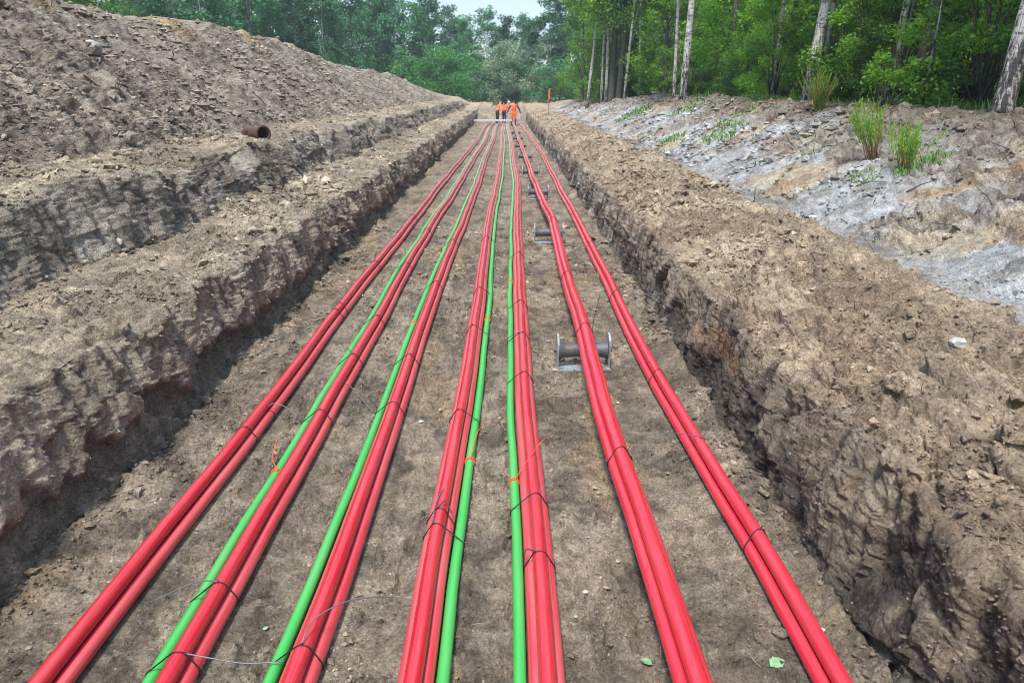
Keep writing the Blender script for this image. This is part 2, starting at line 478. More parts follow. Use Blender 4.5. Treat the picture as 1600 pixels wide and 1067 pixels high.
def base_profile(Y):
    """X and Z of every column for rows Y"""
    r = len(Y); X = np.repeat(kx[:, None], r, 1); Z = np.repeat(kz[:, None], r, 1)
    Y = np.asarray(Y, np.float32)
    end = sstep(58, 68, Y)                 # the trench runs out
    # heap: crest height along its length
    ch = np.interp(Y, [0, 12, 18, 24, 28, 36, 41, 50, 60, 68, 76, 90, 130], [4.6, 4.35, 4.05, 4.35, 4.3, 3.95, 3.65, 3.6, 3.45, 2.9, 2.2, 1.6, 1.4])
    ch = ch + 0.20 * n1(Y, 0.23, 1) + 0.10 * n1(Y, 0.8, 2)
    cx = 0.5 * n1(Y, 0.15, 3) + 0.25 * n1(Y, 0.6, 4)
    ch = ch + 0.12 * n1(Y, 0.55, 31) + 0.08 * np.abs(n1(Y, 1.8, 32))
    Z[K_HC1] = ch - 0.1; Z[K_HC0] = ch; Z[K_HS] = 1.7 + (ch - 1.7) * 0.6
    X[K_HC1] += cx; X[K_HC0] += cx
    X[K_HT] += 0.25 * n1(Y, 0.3, 5) + 0.12 * n1(Y, 1.1, 6)
    flat = sstep(80, 110, Y)
    for k in (K_FL, K_L2, K_HB, K_HT): Z[k] += (1.3 - Z[k]) * flat
    # upper step: bites of the bucket
    e2 = 0.42 * n1(Y, 0.40, 7) + 0.16 * n1(Y, 1.5, 8)
    X[K_B2] += e2; X[K_W2] += e2 * 0.8 + 0.07 * n1(Y, 1.2, 9)
    Z[K_B2] += 0.20 * n1(Y, 0.45, 10) + 0.06 * n1(Y, 2.0, 34); Z[K_W2] += 0.14 * n1(Y, 0.7, 11)
    e1 = 0.17 * n1(Y, 0.45, 12) + 0.12 * n1(Y, 1.3, 13) + 0.05 * n1(Y, 3.4, 33)
    X[K_B1] += e1; X[K_W1] += e1 * 0.5
    Z[K_B1] += 0.14 * n1(Y, 0.55, 14) + 0.06 * n1(Y, 1.9, 35)
    # right wall and berm
    e3 = 0.10 * n1(Y, 0.5, 15) + 0.08 * n1(Y, 1.5, 16)
    nar = sstep(20, 55, Y) * 0.30
    for k in (K_RW, K_RT, K_BS, K_BC, K_BB): X[k] -= nar
    X[K_RW] += e3 * 0.6; X[K_RT] += e3 + 0.04 * n1(Y, 2.4, 17); X[K_BS] += e3 + 0.1 * n1(Y, 0.7, 18)
    Z[K_RT] += 0.10 * n1(Y, 0.8, 19); Z[K_BS] += 0.08 * n1(Y, 0.6, 20); Z[K_BC] += 0.10 * n1(Y, 0.5, 21) + 0.05 * n1(Y, 1.6, 22)
    X[K_BC] += 0.14 * n1(Y, 0.5, 23)
    far_b = sstep(28, 52, Y)
    Z[K_BC] -= 0.12 * far_b; Z[K_BS] -= 0.1 * far_b
    # bank
    bd = sstep(34, 58, Y)
    X[K_KC] += 0.5 * n1(Y, 0.16, 24) + 0.25 * n1(Y, 0.6, 25) - 1.2 * bd
    Z[K_KC] += 0.22 * n1(Y, 0.3, 26) + 0.18 * n1(Y, 0.9, 27) + 0.06 * n1(Y, 3.0, 37) - 0.72 * bd
    X[K_KB] += 0.2 * n1(Y, 0.3, 28)
    for k in (K_F0, K_F1): Z[k] -= 0.6 * bd
    # closing of the trench
    for k in (K_W1, K_RW): Z[k] += end * 0.9
    for k in range(K_B2, K_KC): Z[k] += (1.15 - Z[k]) * sstep(64, 78, Y)
    c0 = ci; t = ct[:, None]
    PX = X[c0] + (X[c0 + 1] - X[c0]) * t; PZ = Z[c0] + (Z[c0 + 1] - Z[c0]) * t
    for _ in range(2):                     # round the corners a little
        PX[1:-1] = 0.25 * PX[:-2] + 0.5 * PX[1:-1] + 0.25 * PX[2:]
        PZ[1:-1] = 0.25 * PZ[:-2] + 0.5 * PZ[1:-1] + 0.25 * PZ[2:]
    return PX.T, PZ.T                      # rows x cols

def lerp(a, b, t): return a + (b - a) * t
def C(*v): return np.array(v, np.float32)

def terrain_block(Y, cols):
    PX, PZ = base_profile(Y)
    PX = PX[:, cols]; PZ = PZ[:, cols]
    YY = np.repeat(np.asarray(Y, np.float32)[:, None], len(cols), 1)
    SS = np.repeat(s_col[cols][None, :], len(Y), 0)
    tx = np.gradient(PX, axis=1); tz = np.gradient(PZ, axis=1)
    L = np.hypot(tx, tz) + 1e-6
    NX, NZ = -tz / L, tx / L
    z = {k: v[cols][None, :] for k, v in dict(heap=Z_HEAP, bn2=Z_BN2, wl2=Z_WL2, bn1=Z_BN1, wl1=Z_WL1, flr=Z_FLR, rwl=Z_RWL,
                                             brm=Z_BRM, bas=Z_BAS, bnk=Z_BNK, forest=Z_FOR, far=Z_FAR).items()}
    fade = np.clip(14.0 / (YY + 6.0), 0.25, 1.0)
    # ---- shared noises in (s, Y)
    wx = 0.35 * perlin(SS * 1.3, YY * 1.3, 40); wy = 0.35 * perlin(SS * 1.3, YY * 1.3, 41)
    f_big = fbm(SS * 0.5, YY * 0.5, 3, 42)
    f_mid = fbm(SS * 2.2, YY * 2.2, 4, 43, 0.55)
    f_fine = fbm(SS * 11, YY * 11, 4, 44, 0.6)
    a1, a2, ac, ach = worley(SS * 3.0 + wx * 1.6, YY * 2.2 + wy * 1.6, 1)         # slabs of 35 cm
    b1, b2, bc, bch = worley(SS * 9.0 + wx * 3, YY * 8.0 + wy * 3, 2)             # lumps of 11 cm
    c1, c2, cc, cch = worley(SS * 24 + wx * 5, YY * 22 + wy * 5, 3)               # crumbs of 4 cm
    lump = np.clip(1 - b1 * 1.6, 0, 1) * bc; crumb = np.clip(1 - c1 * 1.6, 0, 1) * cc
    streak = fbm(SS * 1.1 + wx, YY * 6.5 + wy * 0.8, 4, 45, 0.6)             # marks running down a face
    streak2 = fbm(SS * 0.55 + 0.4 * wx, YY * 2.4 + 0.4 * SS, 4, 46, 0.55)    # runs down a slope
    edge_a = np.clip((a2 - a1) * 5, 0, 1)
    # ---- displacement by zone
    d = np.zeros_like(PX)
    rough_m = sstep(-0.15, 0.2, f_big)
    ridg = 1 - np.abs(streak) * 2.2
    chips = 0.6 * bch + 0.35 * cch
    d += z['heap'] * (0.17 * streak2 + 0.16 * f_big + 0.09 * f_mid + 0.03 * ach * rough_m + 0.032 * bch + 0.03 * cch + 0.045 * f_fine + 0.05 * lump * rough_m + 0.06 * streak)
    d += z['bn2'] * (0.05 * f_mid + 0.06 * lump * rough_m + 0.03 * bch * rough_m + 0.022 * cch + 0.015 * f_fine)
    d += z['bn1'] * (0.05 * f_mid + 0.06 * lump * rough_m + 0.035 * bch * rough_m + 0.024 * cch + 0.015 * f_fine + 0.04 * ach)
    slab = ach * 0.13
    sc_m = sstep(-0.12, 0.18, fbm(SS * 1.1, YY * 0.9, 3, 47))
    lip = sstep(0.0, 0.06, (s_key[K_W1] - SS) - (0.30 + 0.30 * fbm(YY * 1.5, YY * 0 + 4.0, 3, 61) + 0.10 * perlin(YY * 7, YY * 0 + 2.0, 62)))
    teeth = fbm(SS * 0.5 + 0.5 * wx, YY * 12.0 + 1.5 * SS, 2, 67) * sstep(-0.1, 0.15, fbm(SS * 0.8, YY * 0.7, 2, 68))
    d += z['wl1'] * (0.045 * teeth + slab * 0.55 + 0.075 * lip - 0.03 + 0.045 * streak + 0.012 * ridg + 0.035 * f_mid + 0.016 * bch * (1 - 0.7 * sc_m) + 0.014 * cch + 0.010 * f_fine)
    d += z['wl2'] * (0.055 * teeth + slab * 0.7 + 0.075 * streak + 0.02 * ridg + 0.05 * f_mid + 0.025 * bch * (1 - 0.5 * sc_m) + 0.02 * cch + 0.012 * f_fine)
    lipr = sstep(0.0, 0.08, (SS - s_key[K_RW]) - (0.32 + 0.35 * fbm(YY * 1.3, YY * 0 + 8.0, 3, 63)))
    d += z['rwl'] * (0.045 * teeth + slab * 0.45 + 0.03 * lipr - 0.01 + 0.065 * streak + 0.02 * ridg + 0.035 * f_mid + 0.014 * bch * (1 - 0.6 * sc_m) + 0.014 * cch + 0.012 * f_fine)
    brm_m = sstep(-0.25, 0.15, fbm(SS * 0.9, YY * 0.8, 3, 48))
    d += z['brm'] * (0.10 * f_big + 0.11 * f_mid + 0.08 * ach + 0.045 * bch * (0.35 + 0.65 * brm_m) + 0.05 * lump * brm_m + 0.026 * cch + 0.016 * f_fine + 0.04 * streak)
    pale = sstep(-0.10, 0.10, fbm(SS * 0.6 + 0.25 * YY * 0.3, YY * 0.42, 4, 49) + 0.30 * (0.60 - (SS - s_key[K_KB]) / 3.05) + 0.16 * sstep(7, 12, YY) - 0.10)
    d += z['bas'] * (0.02 * f_mid + 0.03 * lump + 0.02 * cch + 0.01 * f_fine)
    d += z['bnk'] * (0.17 * streak2 + 0.13 * f_big + 0.05 * (1 - np.abs(fbm(SS * 0.35, YY * 1.3 + 0.5 * SS, 3, 69)) * 3) + (1 - pale) * (0.09 * f_mid + 0.07 * ach + 0.06 * bch + 0.03 * cch) + 0.012 * f_fine + 0.045 * streak + 0.05 * f_mid + 0.02 * bch)
    fl_r = fbm(PX * 2.0, YY * 9.0, 3, 50, 0.6)
    d += z['flr'] * (0.018 * f_big + 0.030 * f_mid + 0.020 * fl_r + 0.030 * bch * (0.3 + 0.7 * rough_m) + 0.020 * cch + 0.012 * f_fine)
    d += z['forest'] * (0.08 * f_big + 0.10 * f_mid + 0.05 * bch + 0.05 * lump)
    d += z['far'] * 0.1 * f_big
    # crumbled soil heaped along the foot of both walls
    foot = np.exp(-np.abs(SS - s_key[K_W1] - 0.02) / 0.16) * z['flr'] * 0.14 * np.clip(0.4 + f_big * 1.5 + f_mid, 0, 1.3)
    foot += np.exp(-np.abs(SS - s_key[K_RW] + 0.05) / 0.2) * z['flr'] * 0.16 * np.clip(0.5 + f_big * 1.5 + f_mid, 0, 1.3)
    # floor under the conduits stays below them
    VX = PX + NX * d; VZ = PZ + NZ * d + foot
    inside = z['flr'] * sstep(0.25, 0.5, SS - s_key[K_W1]) * sstep(0.12, 0.4, s_key[K_RW] - SS)
    VZ = VZ - inside * 0.012
    near = np.zeros_like(VZ); ridge = np.zeros_like(VZ)
    for bk, bxs in BUNDLES.items():
        dx = np.abs(VX - np.interp(np.asarray(Y), YK, bxs)[:, None].astype(np.float32))
        if bk == 6: continue
        near = np.maximum(near, sstep(0.17, 0.10, dx)); ridge = np.maximum(ridge, np.exp(-((dx - 0.17) / 0.05) ** 2))
    VZ = VZ + inside * ridge * np.clip(0.012 + 0.06 * f_mid + 0.02 * cch, 0, 0.05)
    fr = np.random.default_rng(77)
    for fx_, fy_, fa in zip(fr.uniform(-1.7, 1.2, 110), 2.3 + 9 * fr.random(110) ** 1.4, fr.normal(0, 0.35, 110)):
        if fy_ > Y[-1] or fy_ < Y[0]: continue
        r0 = np.searchsorted(Y, fy_ - 0.25); r1_ = np.searchsorted(Y, fy_ + 0.25)
        ux = (VX[r0:r1_] - fx_) * math.cos(fa) + (YY[r0:r1_] - fy_) * math.sin(fa); uy = -(VX[r0:r1_] - fx_) * math.sin(fa) + (YY[r0:r1_] - fy_) * math.cos(fa)
        wdt = 0.046 - 0.010 * np.cos((uy + 0.05) * 22); q = (ux / wdt) ** 2 + (uy / 0.145) ** 4
        VZ[r0:r1_] += inside[r0:r1_] * (-0.026 * sstep(1.15, 0.7, q) * (0.8 + 0.2 * np.sign(np.sin(uy * 190))) + 0.014 * np.exp(-((q - 1.5) / 0.45) ** 2))
    VZ = np.where(inside > 0.5, lerp(VZ, 0.010 + 0.9 * sstep(58, 68, YY), near), VZ)
    VY = YY + 0.02 * fade * perlin(SS * 5, YY * 5, 51)
    # ---- soil colour
    def mixm(base, other, m): return base + (other - base) * m[..., None]
    def full(c): return np.broadcast_to(C(*c), PX.shape + (3,))
    blot = sstep(-0.3, 0.3, fbm(SS * 0.8, YY * 0.6, 4, 52)); blot2 = sstep(-0.2, 0.35, fbm(SS * 3.1, YY * 2.1, 4, 53))
    thin = sstep(0.02, 0.32, streak)
    col = np.zeros(PX.shape + (3,), np.float32)
    heap = mixm(full((0.172, 0.142, 0.116)), full((0.25, 0.212, 0.172)), blot)
    heap = mixm(heap, full((0.10, 0.082, 0.070)), blot2 * 0.6)
    heap = mixm(heap, full((0.34, 0.30, 0.24)), sstep(0.12, 0.34, streak2) * 0.55)
    heap = mixm(heap, full((0.30, 0.22, 0.11)), sstep(0.15, 0.3, f_big) * sstep(3.3, 4.2, VZ) * 0.6)
    col += z['heap'][..., None] * heap
    bench = mixm(full((0.19, 0.155, 0.115)), full((0.31, 0.26, 0.19)), blot)
    bench = mixm(bench, full((0.13, 0.105, 0.08)), blot2 * 0.55)
    col += (z['bn1'] + z['bn2'])[..., None] * bench
    wall = mixm(full((0.20, 0.172, 0.132)), full((0.29, 0.25, 0.195)), sstep(0.25, 0.8, ac))
    runl = fbm(SS * 0.9 + wx, YY * 3.0 + wy, 4, 65, 0.6)
    wall = mixm(wall, full((0.125, 0.107, 0.084)), sstep(0.1, 0.35, runl) * 0.6)
    wall = mixm(wall, full((0.35, 0.31, 0.24)), sstep(0.1, 0.35, -runl) * 0.5)
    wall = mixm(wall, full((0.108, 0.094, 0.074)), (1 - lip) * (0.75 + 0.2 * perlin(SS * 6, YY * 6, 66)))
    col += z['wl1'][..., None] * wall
    wall2 = mixm(full((0.19, 0.165, 0.135)), full((0.29, 0.26, 0.22)), sstep(0.3, 0.8, ac))
    wall2 = mixm(wall2, full((0.115, 0.098, 0.08)), blot2 * 0.6)
    col += z['wl2'][..., None] * wall2
    flr = mixm(full((0.192, 0.155, 0.116)), full((0.27, 0.222, 0.166)), blot)
    flr = mixm(flr, full((0.085, 0.069, 0.054)), blot2 * 0.75)
    flr = mixm(flr, full((0.28, 0.245, 0.195)), sstep(0.1, 0.4, fl_r) * 0.4)
    flr = mixm(flr, full((0.28, 0.21, 0.125)), sstep(0.22, 0.36, fbm(SS * 1.3, YY * 0.5, 3, 54)) * 0.45)
    col += z['flr'][..., None] * flr
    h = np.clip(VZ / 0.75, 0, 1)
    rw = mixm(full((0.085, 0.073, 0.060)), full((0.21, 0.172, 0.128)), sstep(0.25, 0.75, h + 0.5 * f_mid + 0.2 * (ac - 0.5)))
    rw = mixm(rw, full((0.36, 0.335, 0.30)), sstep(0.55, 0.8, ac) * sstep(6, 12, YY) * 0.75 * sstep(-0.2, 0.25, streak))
    run = fbm(SS * 0.8 + wx, YY * 3.2 + wy, 4, 64, 0.6)
    rw = mixm(rw, full((0.055, 0.047, 0.042)), sstep(0.02, 0.28, run) * 0.85)
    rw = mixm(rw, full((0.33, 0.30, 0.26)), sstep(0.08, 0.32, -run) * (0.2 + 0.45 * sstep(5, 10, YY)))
    rw = mixm(rw, full((0.26, 0.12, 0.045)), sstep(0.26, 0.42, fbm(SS * 2.2, YY * 0.9, 3, 55)) * 0.3)
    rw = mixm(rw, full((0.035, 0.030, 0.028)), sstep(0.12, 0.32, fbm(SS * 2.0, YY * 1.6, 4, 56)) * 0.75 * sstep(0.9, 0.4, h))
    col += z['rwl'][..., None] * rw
    brm = mixm(full((0.225, 0.172, 0.118)), full((0.335, 0.27, 0.195)), blot)
    brm = mixm(brm, full((0.145, 0.115, 0.085)), blot2 * 0.6)
    brm = mixm(brm, full((0.40, 0.345, 0.27)), sstep(0.2, 0.45, f_mid) * 0.4)
    col += z['brm'][..., None] * brm
    bas = mixm(full((0.20, 0.18, 0.155)), full((0.36, 0.345, 0.32)), blot)
    col += z['bas'][..., None] * bas
    rough_c = mixm(full((0.21, 0.175, 0.14)), full((0.38, 0.345, 0.30)), blot2)
    pale_c = mixm(full((0.32, 0.325, 0.325)), full((0.42, 0.425, 0.42)), blot)
    pale_c = mixm(pale_c, full((0.20, 0.18, 0.155)), sstep(0.05, 0.3, streak2 + 0.3 * f_mid) * 0.7)
    bnk = mixm(rough_c, pale_c, pale)
    bnk = mixm(bnk, full((0.42, 0.34, 0.22)), sstep(0.12, 0.3, fbm(SS * 0.4 + 3, YY * 0.7 + SS * 0.3, 3, 57)) * 0.7)
    bnk = mixm(bnk, full((0.33, 0.20, 0.10)), sstep(0.26, 0.36, fbm(SS * 0.35 + 9, YY * 1.3 + SS * 0.5, 3, 58)) * 0.6)
    bnk = mixm(bnk, full((0.19, 0.155, 0.12)), sstep(0.75, 0.25, (s_key[K_KC] - SS) / 1.6 + 0.6 * f_mid) * 0.75)
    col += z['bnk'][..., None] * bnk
    forest = mixm(full((0.055, 0.045, 0.028)), full((0.06, 0.08, 0.03)), blot2)
    col += (z['forest'] + z['far'])[..., None] * forest
    col = mixm(col, full((0.17, 0.14, 0.11)), np.exp(-((SS - s_key[K_KC] - 0.5) / 0.8) ** 2) * sstep(-0.25, 0.2, f_mid + f_big) * 0.8)
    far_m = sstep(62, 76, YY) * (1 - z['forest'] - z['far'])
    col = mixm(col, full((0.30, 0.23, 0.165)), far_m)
    gain = 1.50 - 0.28 * z['bnk'] - 0.35 * z['bas'] - 0.3 * z['forest'] - 0.18 * z['flr'] - 0.12 * z['heap']
    col = col * gain[..., None] * (C(1.02, 1.0, 0.97) + (C(1, 1, 1) - C(1.02, 1.0, 0.97)) * (z['bnk'] + z['bas'])[..., None])
    V = np.stack([VX, VY, VZ], -1)
    return V.astype(np.float32), np.clip(col, 0.01, 0.9), SS

def rows_between(y0, y1, k, off=1.0):
    n = int(math.log((y1 + off) / (y0 + off)) / k) + 1
    return (y0 + off) * np.exp(np.linspace(0, math.log((y1 + off) / (y0 + off)), n)) - off

Y_near = np.concatenate([np.linspace(-7, 1.0, 14), rows_between(1.15, 14.0, 0.0049)])
Y_far = np.concatenate([rows_between(13.9, 92.0, 0.0076), np.array([97, 104, 114, 130, 160, 220, 300, 420.0])])
cols_near = np.arange(NCOL); cols_far = np.unique(np.concatenate([np.arange(0, NCOL, 2), [np.argmax(ci == k) for k in range(21)], [NCOL - 1]]))
V_n, C_n, S_n = terrain_block(Y_near, cols_near)
V_f, C_f, S_f = terrain_block(Y_far, cols_far)

# nearest surface height, read from the built terrain
def ground_z(x, y):
    V = V_n if y < 13.5 else V_f
    i = int(np.argmin(np.abs((Y_near if y < 13.5 else Y_far) - y)))
    row = V[i]
    o = np.argsort(row[:, 0], kind='stable')
    return float(np.interp(x, row[o, 0], row[o, 2]))

STRIPS = [("field_left", K_FL, K_HB), ("spoil_heap", K_HB, K_HT), ("upper_bench_left", K_HT, K_B2), ("upper_step_left", K_B2, K_W2),
          ("lower_bench_left", K_W2, K_B1), ("trench_wall_left", K_B1, K_W1), ("trench_floor", K_W1, K_RW),
          ("trench_wall_right", K_RW, K_RT), ("soil_berm_right", K_RT, K_BB), ("sand_strip_right", K_BB, K_KB),
          ("sandy_bank_right", K_KB, K_KC), ("woodland_ground", K_KC, K_F3)]
STRIP_LABEL = {"field_left": "ground behind the spoil heap", "spoil_heap": "long grey brown spoil heap along the left of the trench",
               "upper_bench_left": "upper dirt bench at the foot of the spoil heap", "upper_step_left": "low crumbling step between the two dirt benches",
               "lower_bench_left": "lower dirt bench beside the left trench wall", "trench_wall_left": "dark broken left wall of the trench",
               "trench_floor": "trodden brown trench floor under the conduits", "trench_wall_right": "dark streaked right wall of the trench",
               "soil_berm_right": "tan crumbly soil berm along the right trench edge", "sand_strip_right": "grey sandy strip behind the tan berm",
               "sandy_bank_right": "pale grey sandy bank rising to the wood", "woodland_ground": "dark ground under the woodland trees"}
def strip_quads(nr, a, b):
    w = b - a + 1
    i = np.arange(nr - 1)[:, None] * w; j = np.arange(w - 1)[None, :]
    q = i + j
    return np.stack([q, q + 1, q + 1 + w, q + w], -1).reshape(-1, 4), w
for nm, k0, k1 in STRIPS:
    vs, qs, cs, off = [], [], [], 0
    for V, Cc, cols in ((V_n, C_n, cols_near), (V_f, C_f, cols_far)):
        a0 = np.argmax(ci == k0); b0 = np.argmax(ci == k1) if k1 < len(KP) - 1 else NCOL - 1
        a = int(np.searchsorted(cols, a0)); b = int(np.searchsorted(cols, b0))
        q, w = strip_quads(V.shape[0], a, b)
        vs.append(V[:, a:b + 1].reshape(-1, 3)); cs.append(Cc[:, a:b + 1].reshape(-1, 3)); qs.append(q + off); off += V.shape[0] * w
    me = np_mesh(nm, np.vstack(vs), quads=np.vstack(qs), mats=[M_SOIL], attrs={"soil": ('FLOAT_COLOR', np.vstack(cs))})
    obj(nm, me, kind="structure", label=STRIP_LABEL[nm])

# ------------------------------------------------------------------ loose clods
def ico(sub):
    bm = bmesh.new(); bmesh.ops.create_icosphere(bm, subdivisions=sub, radius=1.0)
    v = np.array([p.co[:] for p in bm.verts], np.float32); bm.verts.index_update()
    f = np.array([[p.index for p in q.verts] for q in bm.faces], np.int32); bm.free()
    return v, f
ICO1, ICO2 = ico(1), ico(2)

def clods(name, label, V, Cc, zw, n, size, ico_v=ICO1, seed=0, bright=(0.75, 1.25), flat=0.65, ymax=60, sink=0.25):
    rng = np.random.default_rng(seed)
    Vf = V.reshape(-1, 3); Cf = Cc.reshape(-1, 3)
    w = np.broadcast_to(zw[None, :], V.shape[:2]).reshape(-1).astype(np.float64)
    w = w * (Vf[:, 1] > 1.5) * (Vf[:, 1] < ymax)
    # clumped, not even
    cl = np.clip(0.25 + 2.2 * fbm(Vf[:, 0] * 1.1, Vf[:, 1] * 1.1, 3, 70 + seed), 0.02, None)
    w = w * cl; w /= w.sum()
    idx = rng.choice(len(Vf), n, p=w)
    P = Vf[idx]
    s = size[0] * (1 + rng.pareto(2.5, n)); s = np.clip(s, size[0], size[1]) * np.clip(P[:, 1] / 7.0, 0.75, 1.7)
    v0, f0 = ico_v
    nv = len(v0)
    jit = 1 + 0.34 * rng.standard_normal((n, nv, 1)).clip(-1.5, 1.5)
    ax = np.stack([rng.uniform(0.7, 1.35, n), rng.uniform(0.7, 1.35, n), rng.uniform(flat - 0.2, flat + 0.25, n)], -1)[:, None, :]
    a = rng.uniform(0, 6.28, n); ca, sa = np.cos(a), np.sin(a)
    Q = v0[None] * jit * ax * s[:, None, None]
    X = Q[..., 0] * ca[:, None] - Q[..., 1] * sa[:, None]; Y = Q[..., 0] * sa[:, None] + Q[..., 1] * ca[:, None]
    off = rng.normal(0, 0.01, (n, 3)).astype(np.float32); off[:, 2] = 0
    out = np.stack([X, Y, Q[..., 2]], -1) + (P + off)[:, None, :]; out[..., 2] += (s * sink)[:, None]
    cmul = rng.uniform(*bright, (n, 1)).astype(np.float32)
    pale = (rng.random((n, 1)) < 0.03)
    cc = np.clip(Cf[idx] * cmul, 0.02, 0.6); cc = np.where(pale, cc * 1.5 + 0.05, cc)
    cols = np.repeat(cc, nv, 0)
    tris = (f0[None] + (np.arange(n) * nv)[:, None, None]).reshape(-1, 3)
    me = np_mesh(name, out.reshape(-1, 3), tris=tris, smooth=False, mats=[M_CLOD], attrs={"soil": ('FLOAT_COLOR', cols)})
    return obj(name, me, kind="stuff", label=label)

OCT = (np.array([[1, 0, 0], [-1, 0, 0], [0, 1, 0], [0, -1, 0], [0, 0, 1], [0, 0, -1]], np.float32),
       np.array([[0, 2, 4], [2, 1, 4], [1, 3, 4], [3, 0, 4], [2, 0, 5], [1, 2, 5], [3, 1, 5], [0, 3, 5]], np.int32))
Z_HF = Z_HEAP * (s_col > s_key[K_HC0])
clods("loose_soil", "loose clods on the spoil heap", V_n, C_n, Z_HF, 4000, (0.012, 0.10), seed=1)
clods("loose_soil", "small crumbs on the spoil heap", V_n, C_n, Z_HF, 6500, (0.009, 0.03), OCT, seed=12, bright=(0.75, 1.3))
clods("loose_soil", "loose clods on the far part of the spoil heap", V_f, C_f, Z_HF[cols_far], 8000, (0.014, 0.06), OCT, seed=2, bright=(0.75, 1.3))
clods("loose_soil", "loose clods on the left benches", V_n, C_n, Z_BN1 + Z_BN2, 8000, (0.009, 0.06), seed=3)
clods("loose_soil", "loose clods on the far left benches", V_f, C_f, (Z_BN1 + Z_BN2 + 0.3 * Z_WL1 + 0.3 * Z_WL2)[cols_far], 3000, (0.012, 0.045), OCT, seed=4, bright=(0.65, 1.1), flat=0.8)
clods("loose_soil", "crumbs of soil on the trench floor", V_n, C_n, Z_FLR, 16000, (0.005, 0.028), OCT, seed=5, bright=(0.5, 1.7))
clods("loose_soil", "crumbled soil along the foot of the trench walls", V_n, C_n, Z_FLR * (np.exp(-np.abs(s_col - s_key[K_W1]) / 0.2) + np.exp(-np.abs(s_col - s_key[K_RW]) / 0.25)), 4500, (0.008, 0.05), seed=6)
clods("loose_soil", "loose clods on the tan berm", V_n, C_n, Z_BRM, 8500, (0.008, 0.045), seed=7)
clods("loose_soil", "small crumbs on the tan berm", V_n, C_n, Z_BRM + 0.3 * Z_RWL, 12000, (0.005, 0.016), OCT, seed=13, bright=(0.75, 1.3))
clods("loose_soil", "loose clods on the far tan berm", V_f, C_f, (Z_BRM + 0.15 * Z_RWL)[cols_far], 4500, (0.012, 0.045), OCT, seed=8, bright=(0.65, 1.1), flat=0.8)
clods("loose_soil", "loose clods on the sandy bank", V_n, C_n, Z_BNK + 0.5 * Z_BAS, 3500, (0.010, 0.06), seed=9, bright=(0.45, 1.2))
clods("loose_soil", "loose clods on the far sandy bank", V_f, C_f, (Z_BNK + 0.3 * Z_BAS)[cols_far], 8000, (0.012, 0.06), OCT, seed=10, bright=(0.45, 1.2))
clods("loose_soil", "clods sticking to the left trench wall and step", V_n, C_n, Z_WL1 + Z_WL2, 1100, (0.010, 0.045), OCT, seed=11, bright=(0.6, 0.95), sink=-0.1)

Z_CREST = np.exp(-((s_col - s_key[K_KC]) / 0.7) ** 2).astype(np.float32)
clods("loose_soil", "brown clods along the crest of the sandy bank", V_n, C_n * 0 + C(0.22, 0.18, 0.14), Z_CREST, 500, (0.012, 0.055), seed=15, bright=(0.5, 1.6))
clods("loose_soil", "brown clods along the far crest of the sandy bank", V_f, C_f * 0 + C(0.22, 0.18, 0.14), Z_CREST[cols_far], 1100, (0.014, 0.06), seed=16, bright=(0.5, 1.6))
clods("leaf_scraps", "pale scraps of leaf and chippings on the trench floor", V_n, np.full_like(C_n, 0.36) * np.array([1.0, 1.0, 0.85], np.float32), Z_FLR, 420, (0.005, 0.016), OCT, seed=14, bright=(0.8, 1.7), flat=0.25)
# twigs, roots and straw lying about
def sticks(name, label, V, zw, n, length, rad, mat, seed, lift=0.5):
    rng = np.random.default_rng(seed); Vf = V.reshape(-1, 3)
    w = np.broadcast_to(zw[None, :], V.shape[:2]).reshape(-1) * (Vf[:, 1] > 2) * (Vf[:, 1] < 40)
    idx = rng.choice(len(Vf), n, p=w / w.sum()); vs, qs = [], []
    for j, i in enumerate(idx):
        p = Vf[i]; L = rng.uniform(*length) * np.clip(p[1] / 6, 0.7, 1.6); a = rng.uniform(0, 6.28); e = rng.uniform(-0.1, lift)
        d = np.array([math.cos(a) * math.cos(e), math.sin(a) * math.cos(e), math.sin(e)]); u = np.cross(d, [0, 0, 1]); u /= np.linalg.norm(u) + 1e-6; q = np.cross(u, d)
        b = u * rng.normal(0, 0.12) * L + q * rng.normal(0, 0.06) * L
        pts = [p - d * L * 0.3, p + d * L * 0.2 + b, p + d * L * 0.7]; r = rng.uniform(*rad) * np.clip(p[1] / 6, 0.8, 2.2)
        base = len(vs)
        for t, rr in zip(pts, (r, r * 0.8, r * 0.4)):
            for k in range(4): vs.append(t + [0, 0, 0.006] + u * rr * math.cos(k * 1.57) + q * rr * math.sin(k * 1.57))
        for s in range(2):
            for k in range(4): qs.append([base + s * 4 + k, base + s * 4 + (k + 1) % 4, base + s * 4 + 4 + (k + 1) % 4, base + s * 4 + 4 + k])
    return obj(name, np_mesh(name, np.array(vs), quads=np.array(qs), mats=[mat]), kind="stuff", label=label)
sticks("twig_litter", "dark twigs and roots on the sandy bank", V_n, Z_BNK + 0.4 * Z_BRM, 220, (0.06, 0.3), (0.002, 0.006), M_TWIG, 21, 1.0)
sticks("twig_litter", "dark twigs on the far sandy bank", V_f, (Z_BNK + 0.3 * Z_HEAP)[cols_far], 260, (0.06, 0.3), (0.002, 0.005), M_TWIG, 22, 1.0)
sticks("straw_litter", "straw and root threads on the soil", V_n, Z_FLR * 0.5 + Z_BRM + Z_BN1 + 0.5 * Z_HEAP + Z_BNK, 420, (0.04, 0.14), (0.0012, 0.0025), M_STRAW, 23, 0.3)
sticks("twig_litter", "dark twigs on the trench floor and benches", V_n, Z_FLR + Z_BN1 + Z_BN2, 260, (0.02, 0.10), (0.0012, 0.003), M_TWIG, 24, 0.2)

